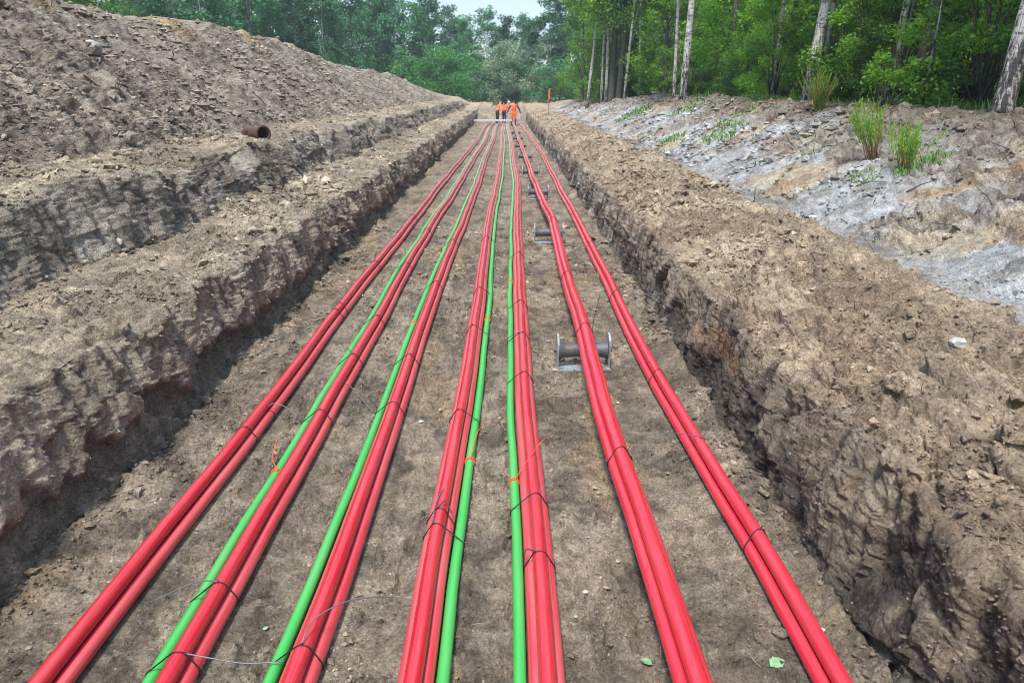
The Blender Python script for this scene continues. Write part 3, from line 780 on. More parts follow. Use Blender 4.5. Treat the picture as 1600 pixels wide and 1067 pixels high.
# ------------------------------------------------------------------ conduits
RED_D, GRN_D = 0.080, 0.060
M_RED = [plastic("red_conduit_a", (0.42, 0.010, 0.022), 0.16, 0.18), plastic("red_conduit_b", (0.46, 0.032, 0.044), 0.32, 0.24),
         plastic("red_conduit_c", (0.52, 0.017, 0.034), 0.14, 0.18)]
M_GREEN = plastic("green_conduit", (0.024, 0.33, 0.052), 0.2, 0.3)
M_TIE = simple_mat("black_tie", (0.012, 0.012, 0.013), 0.45, bump=0)
M_TIE_SHEEN = simple_mat("black_tie_sheen", (0.10, 0.105, 0.115), 0.35, bump=0)  # reflection on the black tails, put into the base colour as grey
M_CORD = simple_mat("orange_cord", (0.80, 0.07, 0.02), 0.6, bump=0)
ROLLER_Y = [6.58, 12.64, 17.93, 22.59, 27.82, 33.2, 38.4, 43.5]
ROLLER_X = [0.70, 0.69, 0.70, 0.66, 0.60, 0.52, 0.47, 0.42]
ROLL_TOP = 0.235

def hermite(ys, xs, y):
    ys = np.array(ys); xs = np.array(xs); m = np.gradient(xs, ys)
    i = np.clip(np.searchsorted(ys, y) - 1, 0, len(ys) - 2)
    h = ys[i + 1] - ys[i]; t = np.clip((y - ys[i]) / h, 0, 1)
    return ((2 * t**3 - 3 * t**2 + 1) * xs[i] + (t**3 - 2 * t**2 + t) * h * m[i] + (-2 * t**3 + 3 * t**2) * xs[i + 1] + (t**3 - t**2) * h * m[i + 1])

Y_PIPE = np.concatenate([[-3, -1.5, 0, 1], rows_between(1.5, 60.0, 0.021, 1.2)])
def bundle_path(b, y):
    y = np.asarray(y, np.float64)
    x = hermite(YK, BUNDLES[b], y)
    amp = 0.5 + 0.5 * np.clip((y - 6) / 10, 0, 1)
    x = x + amp * (0.026 * n1(y, 0.28, 100 + b, 2) + 0.016 * n1(y, 0.7, 110 + b, 2))
    z = np.full(y.shape, 0.014)
    if b == 6:
        ys = [-3.0, -0.2, 3.2]; zs = [0.12, 0.215, 0.135]
        for i, r in enumerate(ROLLER_Y):
            ys.append(r); zs.append(ROLL_TOP)
            nxt = ROLLER_Y[i + 1] if i + 1 < len(ROLLER_Y) else 50.0
            ys.append((r + nxt) / 2); zs.append(0.125 if i == 0 else 0.18)
        ys += [50.0, 58.0, 62.0]; zs += [0.2, 0.1, 0.05]
        z = hermite(ys, zs, y)
    else:
        z = z + 0.006 * np.maximum(0, n1(y, 0.5, 120 + b, 2)) * 2
    z = z + 0.9 * sstep(58.5, 68, y)
    return x, z

def tube_np(px, py, pz, r, seg=18):
    n = len(px); P = np.stack([px, py, pz], -1)
    T = np.gradient(P, axis=0); T /= np.linalg.norm(T, axis=1, keepdims=True)
    U = np.cross(T, np.array([0, 0, 1.0])); U /= np.linalg.norm(U, axis=1, keepdims=True); W = np.cross(U, T)
    a = np.arange(seg) * 2 * np.pi / seg
    V = P[:, None] + r * (U[:, None] * np.cos(a)[None, :, None] + W[:, None] * np.sin(a)[None, :, None])
    i = np.arange(n - 1)[:, None] * seg; k = np.arange(seg)[None]; k2 = (k + 1) % seg
    q = np.stack([i + k, i + seg + k, i + seg + k2, i + k2], -1).reshape(-1, 4)
    return V.reshape(-1, 3), q

ORD = {1: "leftmost", 2: "second from left", 3: "third from left", 4: "middle", 5: "third from right", 6: "raised roller", 7: "rightmost"}
GREEN = {2: -1, 3: -1, 4: 1, 5: -1}
SLOTS = {}
def slots(b):
    r = RED_D / 2 + 0.0015
    s = [("lower left", -r, r, RED_D / 2), ("lower right", r, r, RED_D / 2), ("top", 0.0, r + 1.732 * r, RED_D / 2)]
    if b in GREEN:
        s.append(("green", GREEN[b] * (2 * r + GRN_D / 2 + 0.004), GRN_D / 2 + 0.001, GRN_D / 2))
    return s
for b in BUNDLES:
    bx, bz = bundle_path(b, Y_PIPE)
    for si, (nm, ox, oz, r) in enumerate(slots(b)):
        wob = 0.0025 * n1(Y_PIPE, 0.6, 200 + b * 4 + si, 2)
        gx = 0.010 * np.maximum(0, n1(Y_PIPE, 0.35, 230 + b, 2)) * (GREEN.get(b, 0)) * 2.2 if nm == "green" else 0.0
        v, q = tube_np(bx + ox + wob + gx, Y_PIPE, bz + oz, r)
        if nm == "green":
            mat, kind = M_GREEN, "green"
            lab = f"thin green conduit lying beside the {ORD[b]} red bundle"
        else:
            mat = M_RED[2] if b >= 6 else (M_RED[0] if nm == "top" else M_RED[1])
            lab = f"red conduit, {nm} one of the {ORD[b]} bundle"
        obj("green_conduit" if nm == "green" else "red_conduit", np_mesh("conduit", v, quads=q, mats=[mat]),
            label=lab, cat="conduit", group="conduits laid along the trench floor")

# cable ties ------------------------------------------------------
def hull2(pts):
    pts = sorted(set((round(p[0], 5), round(p[1], 5)) for p in pts))
    def half(ps):
        h = []
        for p in ps:
            while len(h) >= 2 and (h[-1][0] - h[-2][0]) * (p[1] - h[-2][1]) - (h[-1][1] - h[-2][1]) * (p[0] - h[-2][0]) <= 0: h.pop()
            h.append(p)
        return h
    a = half(pts); b = half(pts[::-1]); return a[:-1] + b[:-1]

def tie(b, y, only=None, head=0.5, tail=None, skew=0.0, label=""):
    """loop of a cable tie round the conduits of a bundle; tail: list of offsets from the head"""
    x0, z0 = bundle_path(b, np.array([y])); x0 = float(x0[0]); z0 = float(z0[0])
    pts = []
    for i, (nm, ox, oz, r) in enumerate(slots(b)):
        if only and nm not in only: continue
        for k in range(20):
            a = 2 * math.pi * k / 20; pts.append((ox + (r + 0.0025) * math.cos(a), oz + (r + 0.0025) * math.sin(a)))
    h = hull2(pts)
    ring = [(x0 + p[0], y + skew * p[0], z0 + p[1]) for p in h]
    root = empty("cable_tie", (x0, y, z0))
    def loc(p): return (p[0] - x0, p[1] - y, p[2] - z0)
    m = MB(); m.tube([loc(p) for p in ring + ring[:2]], 0.0036, 6, cap=False); m.build("strap", M_TIE, root)
    top = [p for p in ring if p[2] > z0 + 0.045]
    top.sort(key=lambda p: p[0]); hp = top[min(len(top) - 1, int(head * len(top)))]
    m = MB(); hl = loc(hp); m.box((hl[0], hl[1], hl[2] + 0.004), (0.011, 0.010, 0.010), 0.002); m.build("head", M_TIE, root)
    if tail:
        P = [Vector(hl) + Vector((0, 0, 0.004))] + [Vector(hl) + Vector(t) for t in tail]
        pts = []
        for i in range(len(P) - 1):
            p0 = P[max(i - 1, 0)]; p1 = P[i]; p2 = P[i + 1]; p3 = P[min(i + 2, len(P) - 1)]
            for k in range(6):
                t = k / 6
                pts.append(0.5 * ((2 * p1) + (p2 - p0) * t + (2 * p0 - 5 * p1 + 4 * p2 - p3) * t * t + (3 * p1 - p0 - 3 * p2 + p3) * t**3))
        pts.append(P[-1])
        m = MB(); m.tube(pts, 0.0033, 6); m.build("tail", M_TIE_SHEEN if len(tail) > 2 else M_TIE, root)
    tag(root, label, "cable tie", "black cable ties round the conduit bundles")

TIES = {  # bundle: (y, only, head, tail, skew)
 1: [(4.90, None, 0.7, None, 0.3), (5.33, ("lower right",), 0.3, [(0.05, 0.05, 0.05), (0.14, 0.04, 0.03), (0.26, -0.02, -0.03)], 0.2), (7.95, None, 0.6, None, 0.2), (8.2, None, 0.6, None, -0.2), (10.4, None, 0.5, [(0.02, 0.05, 0.12)], 0.1), (14.5, None, 0.5, None, 0.0)],
 2: [(2.62, None, 0.75, [(0.10, 0.0, -0.02), (0.25, 0.0, -0.05), (0.42, 0.02, -0.06)], 0.1), (3.10, None, 0.45, [(-0.10, 0.02, -0.01), (-0.22, 0.0, -0.05), (-0.33, -0.02, -0.10)], 0.1), (5.20, None, 0.4, None, 0.1), (6.45, None, 0.5, [(-0.06, 0.02, 0.04)], 0.2), (7.7, None, 0.5, None, 0.1), (10.3, None, 0.3, [(0.01, 0.03, 0.16)], 0.0), (13.0, None, 0.5, None, 0.0)],
 3: [(2.66, None, 0.45, [(0.03, 0.10, 0.05), (0.16, 0.26, 0.03), (0.34, 0.40, -0.06), (0.45, 0.42, -0.10)], 0.0), (5.35, None, 0.02, [(-0.10, 0.18, -0.02), (-0.24, 0.40, 0.02), (-0.36, 0.52, 0.06)], -0.1), (6.45, None, 0.5, None, 0.0), (9.2, None, 0.5, None, 0.0), (12.0, None, 0.5, None, 0.0)],
 4: [(3.62, None, 0.35, [(0.0, 0.10, 0.03), (0.01, 0.28, 0.015), (0.04, 0.42, 0.0)], -0.2), (3.78, ("lower left", "lower right", "top"), 0.4, [(0.04, 0.05, 0.02), (0.08, 0.0, -0.03)], -0.2), (5.2, None, 0.4, None, 0.0), (7.35, None, 0.4, None, -0.1), (8.9, None, 0.5, None, 0.0), (12.3, None, 0.5, None, 0.0)],
 5: [(3.36, ("lower left", "lower right", "top"), 0.3, [(-0.05, 0.02, 0.0), (-0.06, -0.04, -0.04)], 0.0), (3.95, None, 0.75, [(0.08, 0.18, 0.06), (0.2, 0.45, 0.10), (0.30, 0.62, 0.06)], 0.2), (6.0, None, 0.3, None, 0.1), (7.1, None, 0.5, [(-0.10, -0.02, -0.02), (-0.24, -0.05, -0.12)], 0.0), (8.3, None, 0.3, None, 0.0), (11.0, None, 0.5, None, 0.0)],
 6: [(4.28, None, 0.9, [(0.10, 0.10, 0.04), (0.26, 0.24, 0.05), (0.48, 0.36, -0.02), (0.62, 0.42, -0.08)], 0.3), (6.72, None, 0.9, [(0.05, 0.25, 0.10), (0.16, 0.75, 0.16)], 0.3), (9.3, None, 0.9, None, 0.2), (12.9, None, 0.8, None, 0.1)],
 7: [(3.56, None, 0.8, None, 0.4), (6.05, None, 0.8, None, 0.4), (8.75, None, 0.8, [(-0.1, -0.12, 0.0), (-0.2, -0.4, -0.08)], 0.3), (11.8, None, 0.8, None, 0.2), (15.0, None, 0.8, None, 0.1)]}
NTH = ["nearest", "second nearest", "third nearest", "fourth nearest", "fifth nearest", "sixth nearest", "farthest"]
for b, lst in TIES.items():
    for i, (y, only, hd, tl, sk) in enumerate(lst):
        tie(b, y, only, hd, tl, sk, f"black cable tie{' with loose tail' if tl else ''} on the {ORD[b]} bundle, {NTH[i]} one")

# orange cords on the green conduits
def cord(b, y, tail, label):
    x0, z0 = bundle_path(b, np.array([y])); x0 = float(x0[0]); z0 = float(z0[0])
    nm, ox, oz, r = slots(b)[3]
    gx = 0.010 * max(0, float(n1(np.array([y]), 0.35, 230 + b, 2)[0])) * GREEN[b] * 2.2
    root = empty("orange_cord", (x0 + ox + gx, y, z0 + oz))
    m = MB()
    for dy in (-0.008, 0.0, 0.009):
        ring = [((r + 0.003) * math.cos(k * math.pi / 10), dy + 0.004 * math.sin(k), (r + 0.003) * math.sin(k * math.pi / 10)) for k in range(21)]
        m.tube(ring, 0.0045, 6, cap=False)
    m.build("wrap", M_CORD, root)
    m = MB(); m.box((0.3 * r, 0, r + 0.006), (0.022, 0.02, 0.014), 0.004); kn_ = m.build("knot", M_CORD, root)
    if tail:
        m = MB(); m.tube([(0.3 * r, 0, r + 0.006)] + [tuple(t) for t in tail], [0.004] + [0.003] * len(tail), 6); m.build("loose_end", M_CORD, kn_)
    tag(root, label, "cord", "orange cords knotted on the green conduits")
cord(2, 4.42, [(-0.06, 0.12, 0.05), (-0.07, 0.25, 0.10), (-0.08, 0.36, 0.10)], "orange cord on the green conduit of the second bundle from left")
cord(4, 4.58, [(0.02, 0.12, 0.08), (0.05, 0.25, 0.12), (0.10, 0.36, 0.13)], "orange cord with curved loose end on the middle bundle's green conduit")
cord(5, 4.28, [(0.10, 0.12, 0.12), (0.18, 0.25, 0.17), (0.22, 0.30, 0.18)], "orange cord whose loose end crosses the third bundle from right")
cord(3, 7.75, None, "small orange cord on the green conduit of the third bundle from left")
cord(4, 7.9, None, "small orange cord far along the middle bundle's green conduit")
cord(5, 9.6, None, "small orange cord far along the green conduit of the third bundle from right")

# ------------------------------------------------------------------ cable rollers
M_GALV = simple_mat("galvanised_steel", (0.30, 0.32, 0.33), 0.6, 0.35, 0.3, 30)
M_DRUM = simple_mat("roller_steel", (0.085, 0.090, 0.095), 0.6, 0.4, 0.35, 25)
def muddy(m, col, lo=0.5, hi=0.62, scale=7.0):
    nt = m.node_tree; b = [n for n in nt.nodes if n.type == 'BSDF_PRINCIPLED'][0]; src = b.inputs["Base Color"].links[0].from_socket
    tc = nt.nodes.new("ShaderNodeTexCoord"); n = noise_node(nt, scale, 6, 0.7, tc.outputs["Object"]); r = ramp(nt, n.outputs["Fac"], [(lo, 0.0), (hi, 0.85)])
    nt.links.new(mixc(nt, 'MIX', r.outputs["Color"], src, col), b.inputs["Base Color"])
muddy(M_GALV, (0.20, 0.14, 0.09)); muddy(M_DRUM, (0.16, 0.10, 0.06), 0.52, 0.68)
def roller_proto():
    root = empty("cable_roller", (0, 0, 0))
    m = MB(); m.box((0, -0.03, 0.006), (0.50, 0.26, 0.008), 0.002); m.box((0, -0.155, 0.012), (0.50, 0.006, 0.02), 0.001); m.build("base_plate", M_GALV, root, smooth=False)
    for s in (-1, 1):
        m = MB(); out = []
        for k in range(13):
            a = math.pi * k / 12; out.append((0.105 * math.cos(a), 0.225 + 0.105 * math.sin(a)))
        out += [(-0.085, 0.10), (-0.07, 0.004), (0.07, 0.004), (0.085, 0.10)]
        n = len(out); x0, x1 = s * 0.242 - 0.009, s * 0.242 + 0.009
        vs = [(x0, p[0], p[1]) for p in out] + [(x1, p[0], p[1]) for p in out]
        fs = [[i, (i + 1) % n, n + (i + 1) % n, n + i] for i in range(n)] + [list(range(n))[::-1], list(range(n, 2 * n))]
        m.add(vs, fs); sp_ = o = m.build("side_plate", M_GALV, root); autosmooth(o, 30)
        m = MB(); m.tube([(s * 0.250, 0, 0.165), (s * 0.274, 0, 0.165)], 0.02, 10); m.build("axle_nut", M_DRUM, sp_, smooth=False)
    m = MB(); xs = np.linspace(-0.228, 0.228, 25); pts = []; rad = []
    for i, x in enumerate(xs):
        r = 0.066 + 0.022 * (abs(x) / 0.228) ** 4 - (0.003 if i % 6 == 3 else 0)
        pts.append((x, 0, 0.165)); rad.append(r)
    m.tube(pts, rad, 22); o = m.build("drum", M_DRUM, root); autosmooth(o, 50)
    return root
def copy_tree(o, parent=None):
    c = o.copy(); COL.objects.link(c); c.parent = parent
    for ch in list(o.children): copy_tree(ch, c)
    return c
rp = roller_proto()
for i, (x, y) in enumerate(zip(ROLLER_X, ROLLER_Y)):
    o = rp if i == 0 else copy_tree(rp)
    o.location = (x, y, ground_z(x, y) + 0.002); o.rotation_euler = (0, 0, R([2, -3, 3, -2, 4, -4, 2, 3][i]))
    tag(o, f"grey steel cable roller under the raised red bundle, {['nearest', 'second nearest', 'third nearest', 'fourth nearest', 'fifth nearest', 'sixth nearest', 'seventh nearest', 'farthest'][i]} to the camera", "cable roller", "cable rollers on the trench floor")

# ------------------------------------------------------------------ vegetation
def leaves_np(cen, rad, n, size, seed, flat=0.7, droop=0.0, up=0.5):
    rng = np.random.default_rng(seed)
    cen = np.asarray(cen, np.float32); rad = np.asarray(rad, np.float32)
    w = rad ** 2; k = rng.choice(len(cen), n, p=w / w.sum())
    g = rng.standard_normal((n, 3)); g /= np.linalg.norm(g, axis=1, keepdims=True) + 1e-6
    g *= (rng.random((n, 1)) ** 0.45)
    g[:, 2] *= flat
    P = cen[k] + g * rad[k][:, None]
    P[:, 2] -= droop * rng.random(n) ** 2
    nrm = rng.standard_normal((n, 3)); nrm[:, 2] = np.abs(nrm[:, 2]) + up; nrm /= np.linalg.norm(nrm, axis=1, keepdims=True)
    t = rng.standard_normal((n, 3)); t -= nrm * (t * nrm).sum(1, keepdims=True); t /= np.linalg.norm(t, axis=1, keepdims=True) + 1e-6
    b = np.cross(nrm, t)
    L = size * rng.uniform(0.6, 1.35, (n, 1)); Wd = L * rng.uniform(0.28, 0.42, (n, 1))
    V = np.stack([P - t * L * 0.5, P - t * L * 0.05 + b * Wd + nrm * L * 0.06, P + t * L * 0.5 - nrm * L * 0.05, P - t * L * 0.05 - b * Wd + nrm * L * 0.06], 1)
    ct_ = rng.random(len(cen))
    tint = np.clip(0.55 * ct_[k] + 0.45 * rng.random(n), 0, 1)
    return V.reshape(-1, 3), np.arange(n * 4).reshape(-1, 4), np.repeat(tint, 4)

def crown_mesh(name, cen, rad, n, size, mat, seed, **k):
    v, q, t = leaves_np(cen, rad, n, size, seed, **k)
    return np_mesh(name, v, quads=q, smooth=False, mats=[mat], attrs={"tint": ('FLOAT', t)})

def trunk_mesh(name, h, r0, seed, mat, lean=(0, 0), limbs=(), wig=0.04, forks=0, seg=12, r1=0.25):
    rng = random.Random(seed); m = MB(); n = 26; pts = []; rad = []
    ph = [rng.uniform(0, 6.28) for _ in range(4)]
    for i in range(n):
        t = i / (n - 1); z = -0.25 + t * (h + 0.25)
        x = lean[0] * t * h + wig * h * 0.25 * (math.sin(t * 4 + ph[0]) - math.sin(ph[0])) * t + wig * 0.4 * math.sin(t * 13 + ph[1]) * t
        y = lean[1] * t * h + wig * h * 0.25 * (math.sin(t * 3.4 + ph[2]) - math.sin(ph[2])) * t + wig * 0.4 * math.sin(t * 11 + ph[3]) * t
        pts.append(Vector((x, y, z)))
        rad.append(r0 * ((1 - t) * (1 - r1) + r1) * (1 + 0.38 * math.exp(-max(z, 0) * 3.2 / max(r0 * 4, 0.3))) * (1 + 0.05 * rng.uniform(-1, 1)))
    m.tube(pts, rad, seg)
    for c in limbs:
        c = Vector(c); t = min(max((c.z - 0.12 * h) / h * 0.85, 0.12), 0.95); i = int(t * (n - 1)); p = pts[i]
        mid = p.lerp(c, 0.5) + Vector((rng.uniform(-.1, .1), rng.uniform(-.1, .1), 0.12 * (c - p).length))
        r = rad[i] * 0.38
        m.tube([p, p.lerp(mid, 0.5), mid, mid.lerp(c, 0.6), c], [r, r * 0.8, r * 0.55, r * 0.35, r * 0.12], 6)
    return m.mesh(name, mat)

def crown_points(h0, h1, rmax, n, seed, prof, crad):
    rng = random.Random(seed); cen, rad = [], []
    for i in range(n):
        t = (i + rng.random()) / n; r = rmax * prof(t) * math.sqrt(0.12 + 0.88 * rng.random()); a = rng.uniform(0, 6.28)
        cen.append((r * math.cos(a), r * math.sin(a), h0 + t * (h1 - h0) + rng.uniform(-.3, .3))); rad.append(crad * rng.uniform(0.6, 1.25))
    return cen, rad

def tree_kind(h, h0, rmax, nclump, crad, nleaf, lsize, r0, leafm, barkm, seed, prof, droop=0.3, limbs=10, **k):
    cen, rad = crown_points(h0, h, rmax, nclump, seed, prof, crad)
    rng = random.Random(seed + 1)
    cm = crown_mesh("crown", cen, rad, nleaf, lsize, leafm, seed + 2, droop=droop)
    tm = trunk_mesh("trunk", h * 0.93, r0, seed + 3, barkm, limbs=rng.sample(cen, min(limbs, len(cen))), **k)
    return tm, cm

P_BIRCH = lambda t: 0.35 + 0.75 * math.sin(math.pi * min(1, t * 0.85 + 0.12)) * (1 - 0.45 * t)
P_ROUND = lambda t: 0.25 + 0.8 * math.sqrt(max(0, 1 - (2 * t - 0.9) ** 2 * 0.9))
P_WALL = lambda t: 0.9 - 0.35 * t

FARK = [tree_kind(14.0, 2.0 + i * 0.6, 2.3 + 0.25 * (i % 2), 60, 0.95, 5200, 0.30, 0.13, M_LEAF_FAR, M_BIRCH if i % 2 == 0 else M_BARK, 300 + 10 * i, P_BIRCH, limbs=14) for i in range(5)]
WOODK = [tree_kind(11.0, 0.9, 2.6, 90, 0.75, 11000, 0.15, 0.12, M_LEAF_NEAR, M_BARK, 400 + 10 * i, P_WALL, limbs=22) for i in range(4)]
FRESHK = [tree_kind(12.5, 1.2, 2.9, 85, 0.80, 10000, 0.20, 0.16, M_LEAF_YEL, M_BARK, 450 + 10 * i, P_WALL, limbs=22) for i in range(2)]
HIGHK = [crown_mesh("crown", *crown_points(5.2, 13.0, 2.8, 50, 480 + i, P_ROUND, 0.9), 3000, 0.22, M_LEAF_NEAR, 490 + i, droop=0.5) for i in range(2)]

def tree(name, tm, cm, x, y, sc, rz, label, cat="tree", group=None, sz=None, z=None):
    root = empty(name, (x, y, (ground_z(x, y) if z is None else z) - 0.05), rz)
    root.scale = (sc, sc, sc if sz is None else sz)
    if tm: obj("trunk", tm, root)
    if cm: obj("crown", cm, root)
    tag(root, label, cat, group)
    return root

rv = random.Random(5)
NUM = ["first", "second", "third", "fourth", "fifth", "sixth", "seventh", "eighth", "ninth", "tenth", "eleventh", "twelfth", "thirteenth", "fourteenth", "fifteenth", "sixteenth", "seventeenth", "eighteenth", "nineteenth"]
def nth(i):
    if i < 19: return NUM[i]
    t, u = divmod(i + 1, 10); tens = ["", "", "twenty", "thirty", "forty", "fifty", "sixty", "seventy"]
    return (tens[t][:-1] + "ieth") if u == 0 else tens[t] + "-" + NUM[u - 1]
MARKS = [("stout birch", 7.45 / 11.65), ("dark rough trunk", 9.6 / 18.3), ("birch behind the sapling", 9.0 / 18.4), ("leaning mottled birch", 7.75 / 20.2),
         ("slender lone birch", 8.9 / 26.2), ("crest birch pair", 6.75 / 30.1), ("crooked pale birch", 8.2 / 48.5), ("black clump of trunks", 6.6 / 50.0)]
MARK_N = {}
def by_mark(what, x, y):
    a = x / y; mk = min(MARKS, key=lambda q: abs(q[1] - a)); side = "right" if a > mk[1] else "left"
    k = MARK_N.setdefault((what, mk[0], side), 0); MARK_N[(what, mk[0], side)] += 1
    return f"{what}, {nth(k)} to the {side} of the {mk[0]}"
# far tree line
fx = -62.0
i = 0
while fx < 34:
    yy = 92 + rv.uniform(-5, 13) + (8 if fx < -25 else 0)
    t, c = FARK[rv.randrange(5)]
    s = rv.uniform(0.82, 1.16) * (1.0 if fx > -10 else 1.05)
    s *= 0.72 if -6 < fx < 4.5 else (0.78 if -26 < fx <= -6 else 0.95)
    tree("tall_tree", t, c, fx, yy, s, rv.uniform(0, 6.28), f"slender tall tree, {nth(i)} from the left in the far line's front row", group="far tree line", z=1.2)
    fx += rv.uniform(1.5, 2.6); i += 1
for k in range(22):
    t, c = FARK[rv.randrange(5)]
    tree("tall_tree", t, c, -55 + k * 4.2 + rv.uniform(-1.5, 1.5), 112 + rv.uniform(0, 10), rv.uniform(0.8, 0.95) * (0.80 if 11 < k < 15 else 1.0), rv.uniform(0, 6.28), f"slender tall tree, {nth(k)} from the left in the far line's back row", group="far tree line", z=1.2)
# left behind the heap
for k, (x, y, s, lab) in enumerate([(-20.5, 40, 0.86, "bright green leafy tree showing above the spoil heap, nearest on the left"), (-26.0, 47, 0.95, "broad green tree behind the spoil heap beside the bright leafy one"),
                                    (-24.5, 58, 1.0, "dark green tree behind the heap where its crest dips"), (-33.0, 56, 1.0, "leafy tree behind the spoil heap under the overhead wire")]):
    t, c = (FRESHK[0] if k == 0 else WOODK[k % 4] if k == 1 else FARK[k % 5])
    tree("leafy_tree", t, c, x, y, s, rv.uniform(0, 6.28), lab, group="trees behind the spoil heap", z=1.6)
for k in range(12):
    t, c = FARK[k % 5]
    tree("leafy_tree", t, c, -60 + k * 3.4 + rv.uniform(-1, 1), 68 + rv.uniform(-3, 8), rv.uniform(0.9, 1.15), rv.uniform(0, 6.28), f"leafy tree, {nth(k)} from the left in the dark row behind the heap", group="dark row behind the heap", z=1.6)

for k in range(7):
    t, c = FARK[k % 5]
    tree("leafy_tree", t, c, -29 + k * 2.3, 74 + rv.uniform(-3, 4), rv.uniform(0.66, 0.78), rv.uniform(0, 6.28), f"leafy tree, {nth(k)} from the left where the heap crest runs down", group="trees where the heap crest runs down", z=1.5)
# woodland on the right: backdrop trees
wpos = []
for k in range(400):
    if len(wpos) >= 58: break
    y = rv.uniform(9, 92); x = rv.uniform(13.0, 20.0) + rv.uniform(0, 1) * (6 + 0.16 * y)
    if y > 58: x = rv.uniform(8, 26)
    if all((x - a) ** 2 + (y - b) ** 2 > 5.5 for a, b in wpos):
        wpos.append((x, y))
for k, (x, y) in enumerate(wpos):
    t, c = WOODK[rv.randrange(4)]
    tree("woodland_tree", t, c, x, y, rv.uniform(0.8, 1.15), rv.uniform(0, 6.28), by_mark("leafy tree deep in the wood", x, y), group="woodland trees on the right")

# understorey shrubs at the edge of the wood
def shrub_kind(seed, h, r, nleaf, lsize, leafm, nst=6, ncl=46, crad=0.38, h0=0.25):
    cen, rad = crown_points(h0, h, r, ncl, seed, P_ROUND, crad); rng = random.Random(seed)
    cm = crown_mesh("crown", cen, rad, nleaf, lsize, leafm, seed + 2, droop=0.1)
    m = MB()
    for c in rng.sample(cen, min(nst * 3, len(cen))):
        c = Vector(c); a = rng.uniform(0, 6.28); b = Vector((0.12 * math.cos(a), 0.12 * math.sin(a), -0.1)); q = rng.uniform(0.012, 0.03)
        m.tube([b, b.lerp(c, 0.4) + Vector((0, 0, 0.15 * h)), b.lerp(c, 0.75) + Vector((0, 0, 0.08 * h)), c], [q, q * .75, q * .5, q * .2], 6)
    return m.mesh("trunk", M_BARK), cm
SHRK = [shrub_kind(500 + 10 * i, 3.6 + 0.5 * i, 1.5, 7500, 0.095, [M_LEAF_NEAR, M_LEAF_NEAR, M_LEAF_YEL][i]) for i in range(3)]
spos = []
for k in range(900):
    if len(spos) >= 54: break
    y = rv.uniform(7.5, 62); x = rv.uniform(8.9, 14.5) - 1.3 * max(0, min(1, (y - 34) / 24))
    if all((x - a) ** 2 + (y - b) ** 2 > 2.2 for a, b in spos): spos.append((x, y))
for k, (x, y) in enumerate(spos):
    t, c = SHRK[[0, 1, 0, 1, 2][rv.randrange(5)]]
    tree("understorey_shrub", t, c, x, y, rv.uniform(0.65, 1.2), rv.uniform(0, 6.28), by_mark("leafy understorey shrub", x, y), "shrub", "understorey shrubs at the wood's edge")

# fresh green trees leaning over the far right of the trench
for x, y, s, lab in [(6.0, 63, 0.80, "fresh yellow green tree overhanging the far end of the trench"), (7.8, 55, 0.9, "fresh green tree beside the dark clump of trunks"),
                     (9.2, 46, 0.85, "fresh green tree behind the leaning thin birch"), (10.5, 37, 0.85, "fresh green tree behind the birch pair")]:
    t, c = FRESHK[rv.randrange(2)]
    tree("fresh_green_tree", t, c, x, y, s, rv.uniform(0, 6.28), lab, group="fresh green trees at the wood's edge")

# foreground trunks: x, y, height, radius, lean, bark, label
TRUNKS = [
 (7.45, 11.65, 13, 0.165, (0.075, 0.02), M_BIRCH, "stout birch with black cracked foot at the picture's right edge"),
 (9.60, 18.3, 14, 0.185, (0.045, 0.0), M_BARK, "dark rough trunk between the stout birch and the twin stemmed birch"),
 (8.05, 15.05, 8, 0.026, (0.04, 0.0), M_BIRCH, "thin pale sapling stem in front of the dark rough trunk"),
 (9.00, 18.4, 12, 0.095, (0.045, 0.02), M_BIRCH, "white birch trunk behind the small leafy sapling"),
 (9.25, 18.75, 9, 0.045, (0.085, 0.02), M_BIRCH, "slim side stem leaning away from the white birch trunk"),
 (7.75, 20.2, 13, 0.165, (0.085, 0.02), M_BIRCH, "leaning birch with mottled foot behind the bright broom bush"),
 (9.60, 24.0, 12, 0.075, (0.03, 0.0), M_BIRCH, "slim birch just right of the leaning mottled birch"),
 (11.4, 27.3, 13, 0.10, (0.04, 0.0), M_BIRCH, "pale birch deeper in the wood behind the leaning one"),
 (8.90, 26.2, 12, 0.070, (0.015, 0.0), M_BIRCH, "slender straight white birch standing alone between two leaning birches"),
 (6.75, 30.1, 14, 0.165, (0.03, 0.0), M_BIRCH, "mottled grey birch on the bank crest, thicker of a pair"),
 (6.60, 31.0, 12, 0.085, (-0.005, 0.0), M_BIRCH, "thin white birch beside the thicker mottled one on the crest"),
 (5.05, 50.2, 13, 0.12, (0.10, 0.0), M_BIRCH, "thin leaning birch, first trunk of the clump near the trench end"),
 (6.00, 50.2, 13, 0.10, (0.0, 0.0), M_BIRCH, "white birch in the middle of the clump near the trench end"),
 (6.25, 49.9, 13, 0.12, (0.01, 0.0), M_BIRCH, "second white birch in the clump near the trench end"),
 (6.60, 50.0, 14, 0.26, (0.03, 0.0), M_BARK, "thick black trunk in the clump near the trench end"),
 (6.95, 49.3, 14, 0.22, (0.06, 0.0), M_BARK, "dark trunk leaning right in the clump near the trench end"),
 (7.10, 47.9, 12, 0.10, (0.06, 0.0), M_BIRCH, "pale birch leaning right at the edge of the dark clump"),
 (8.20, 48.5, 12, 0.09, (-0.05, 0.0), M_BIRCH, "crooked pale birch just beyond the dark clump"),
 (12.6, 22.3, 13, 0.13, (0.03, 0.0), M_BIRCH, "greyish birch half hidden behind the dark rough trunk"),
 (13.2, 22.1, 13, 0.14, (0.02, 0.0), M_BIRCH, "faint birch in the shade left of the stout birch"),
]
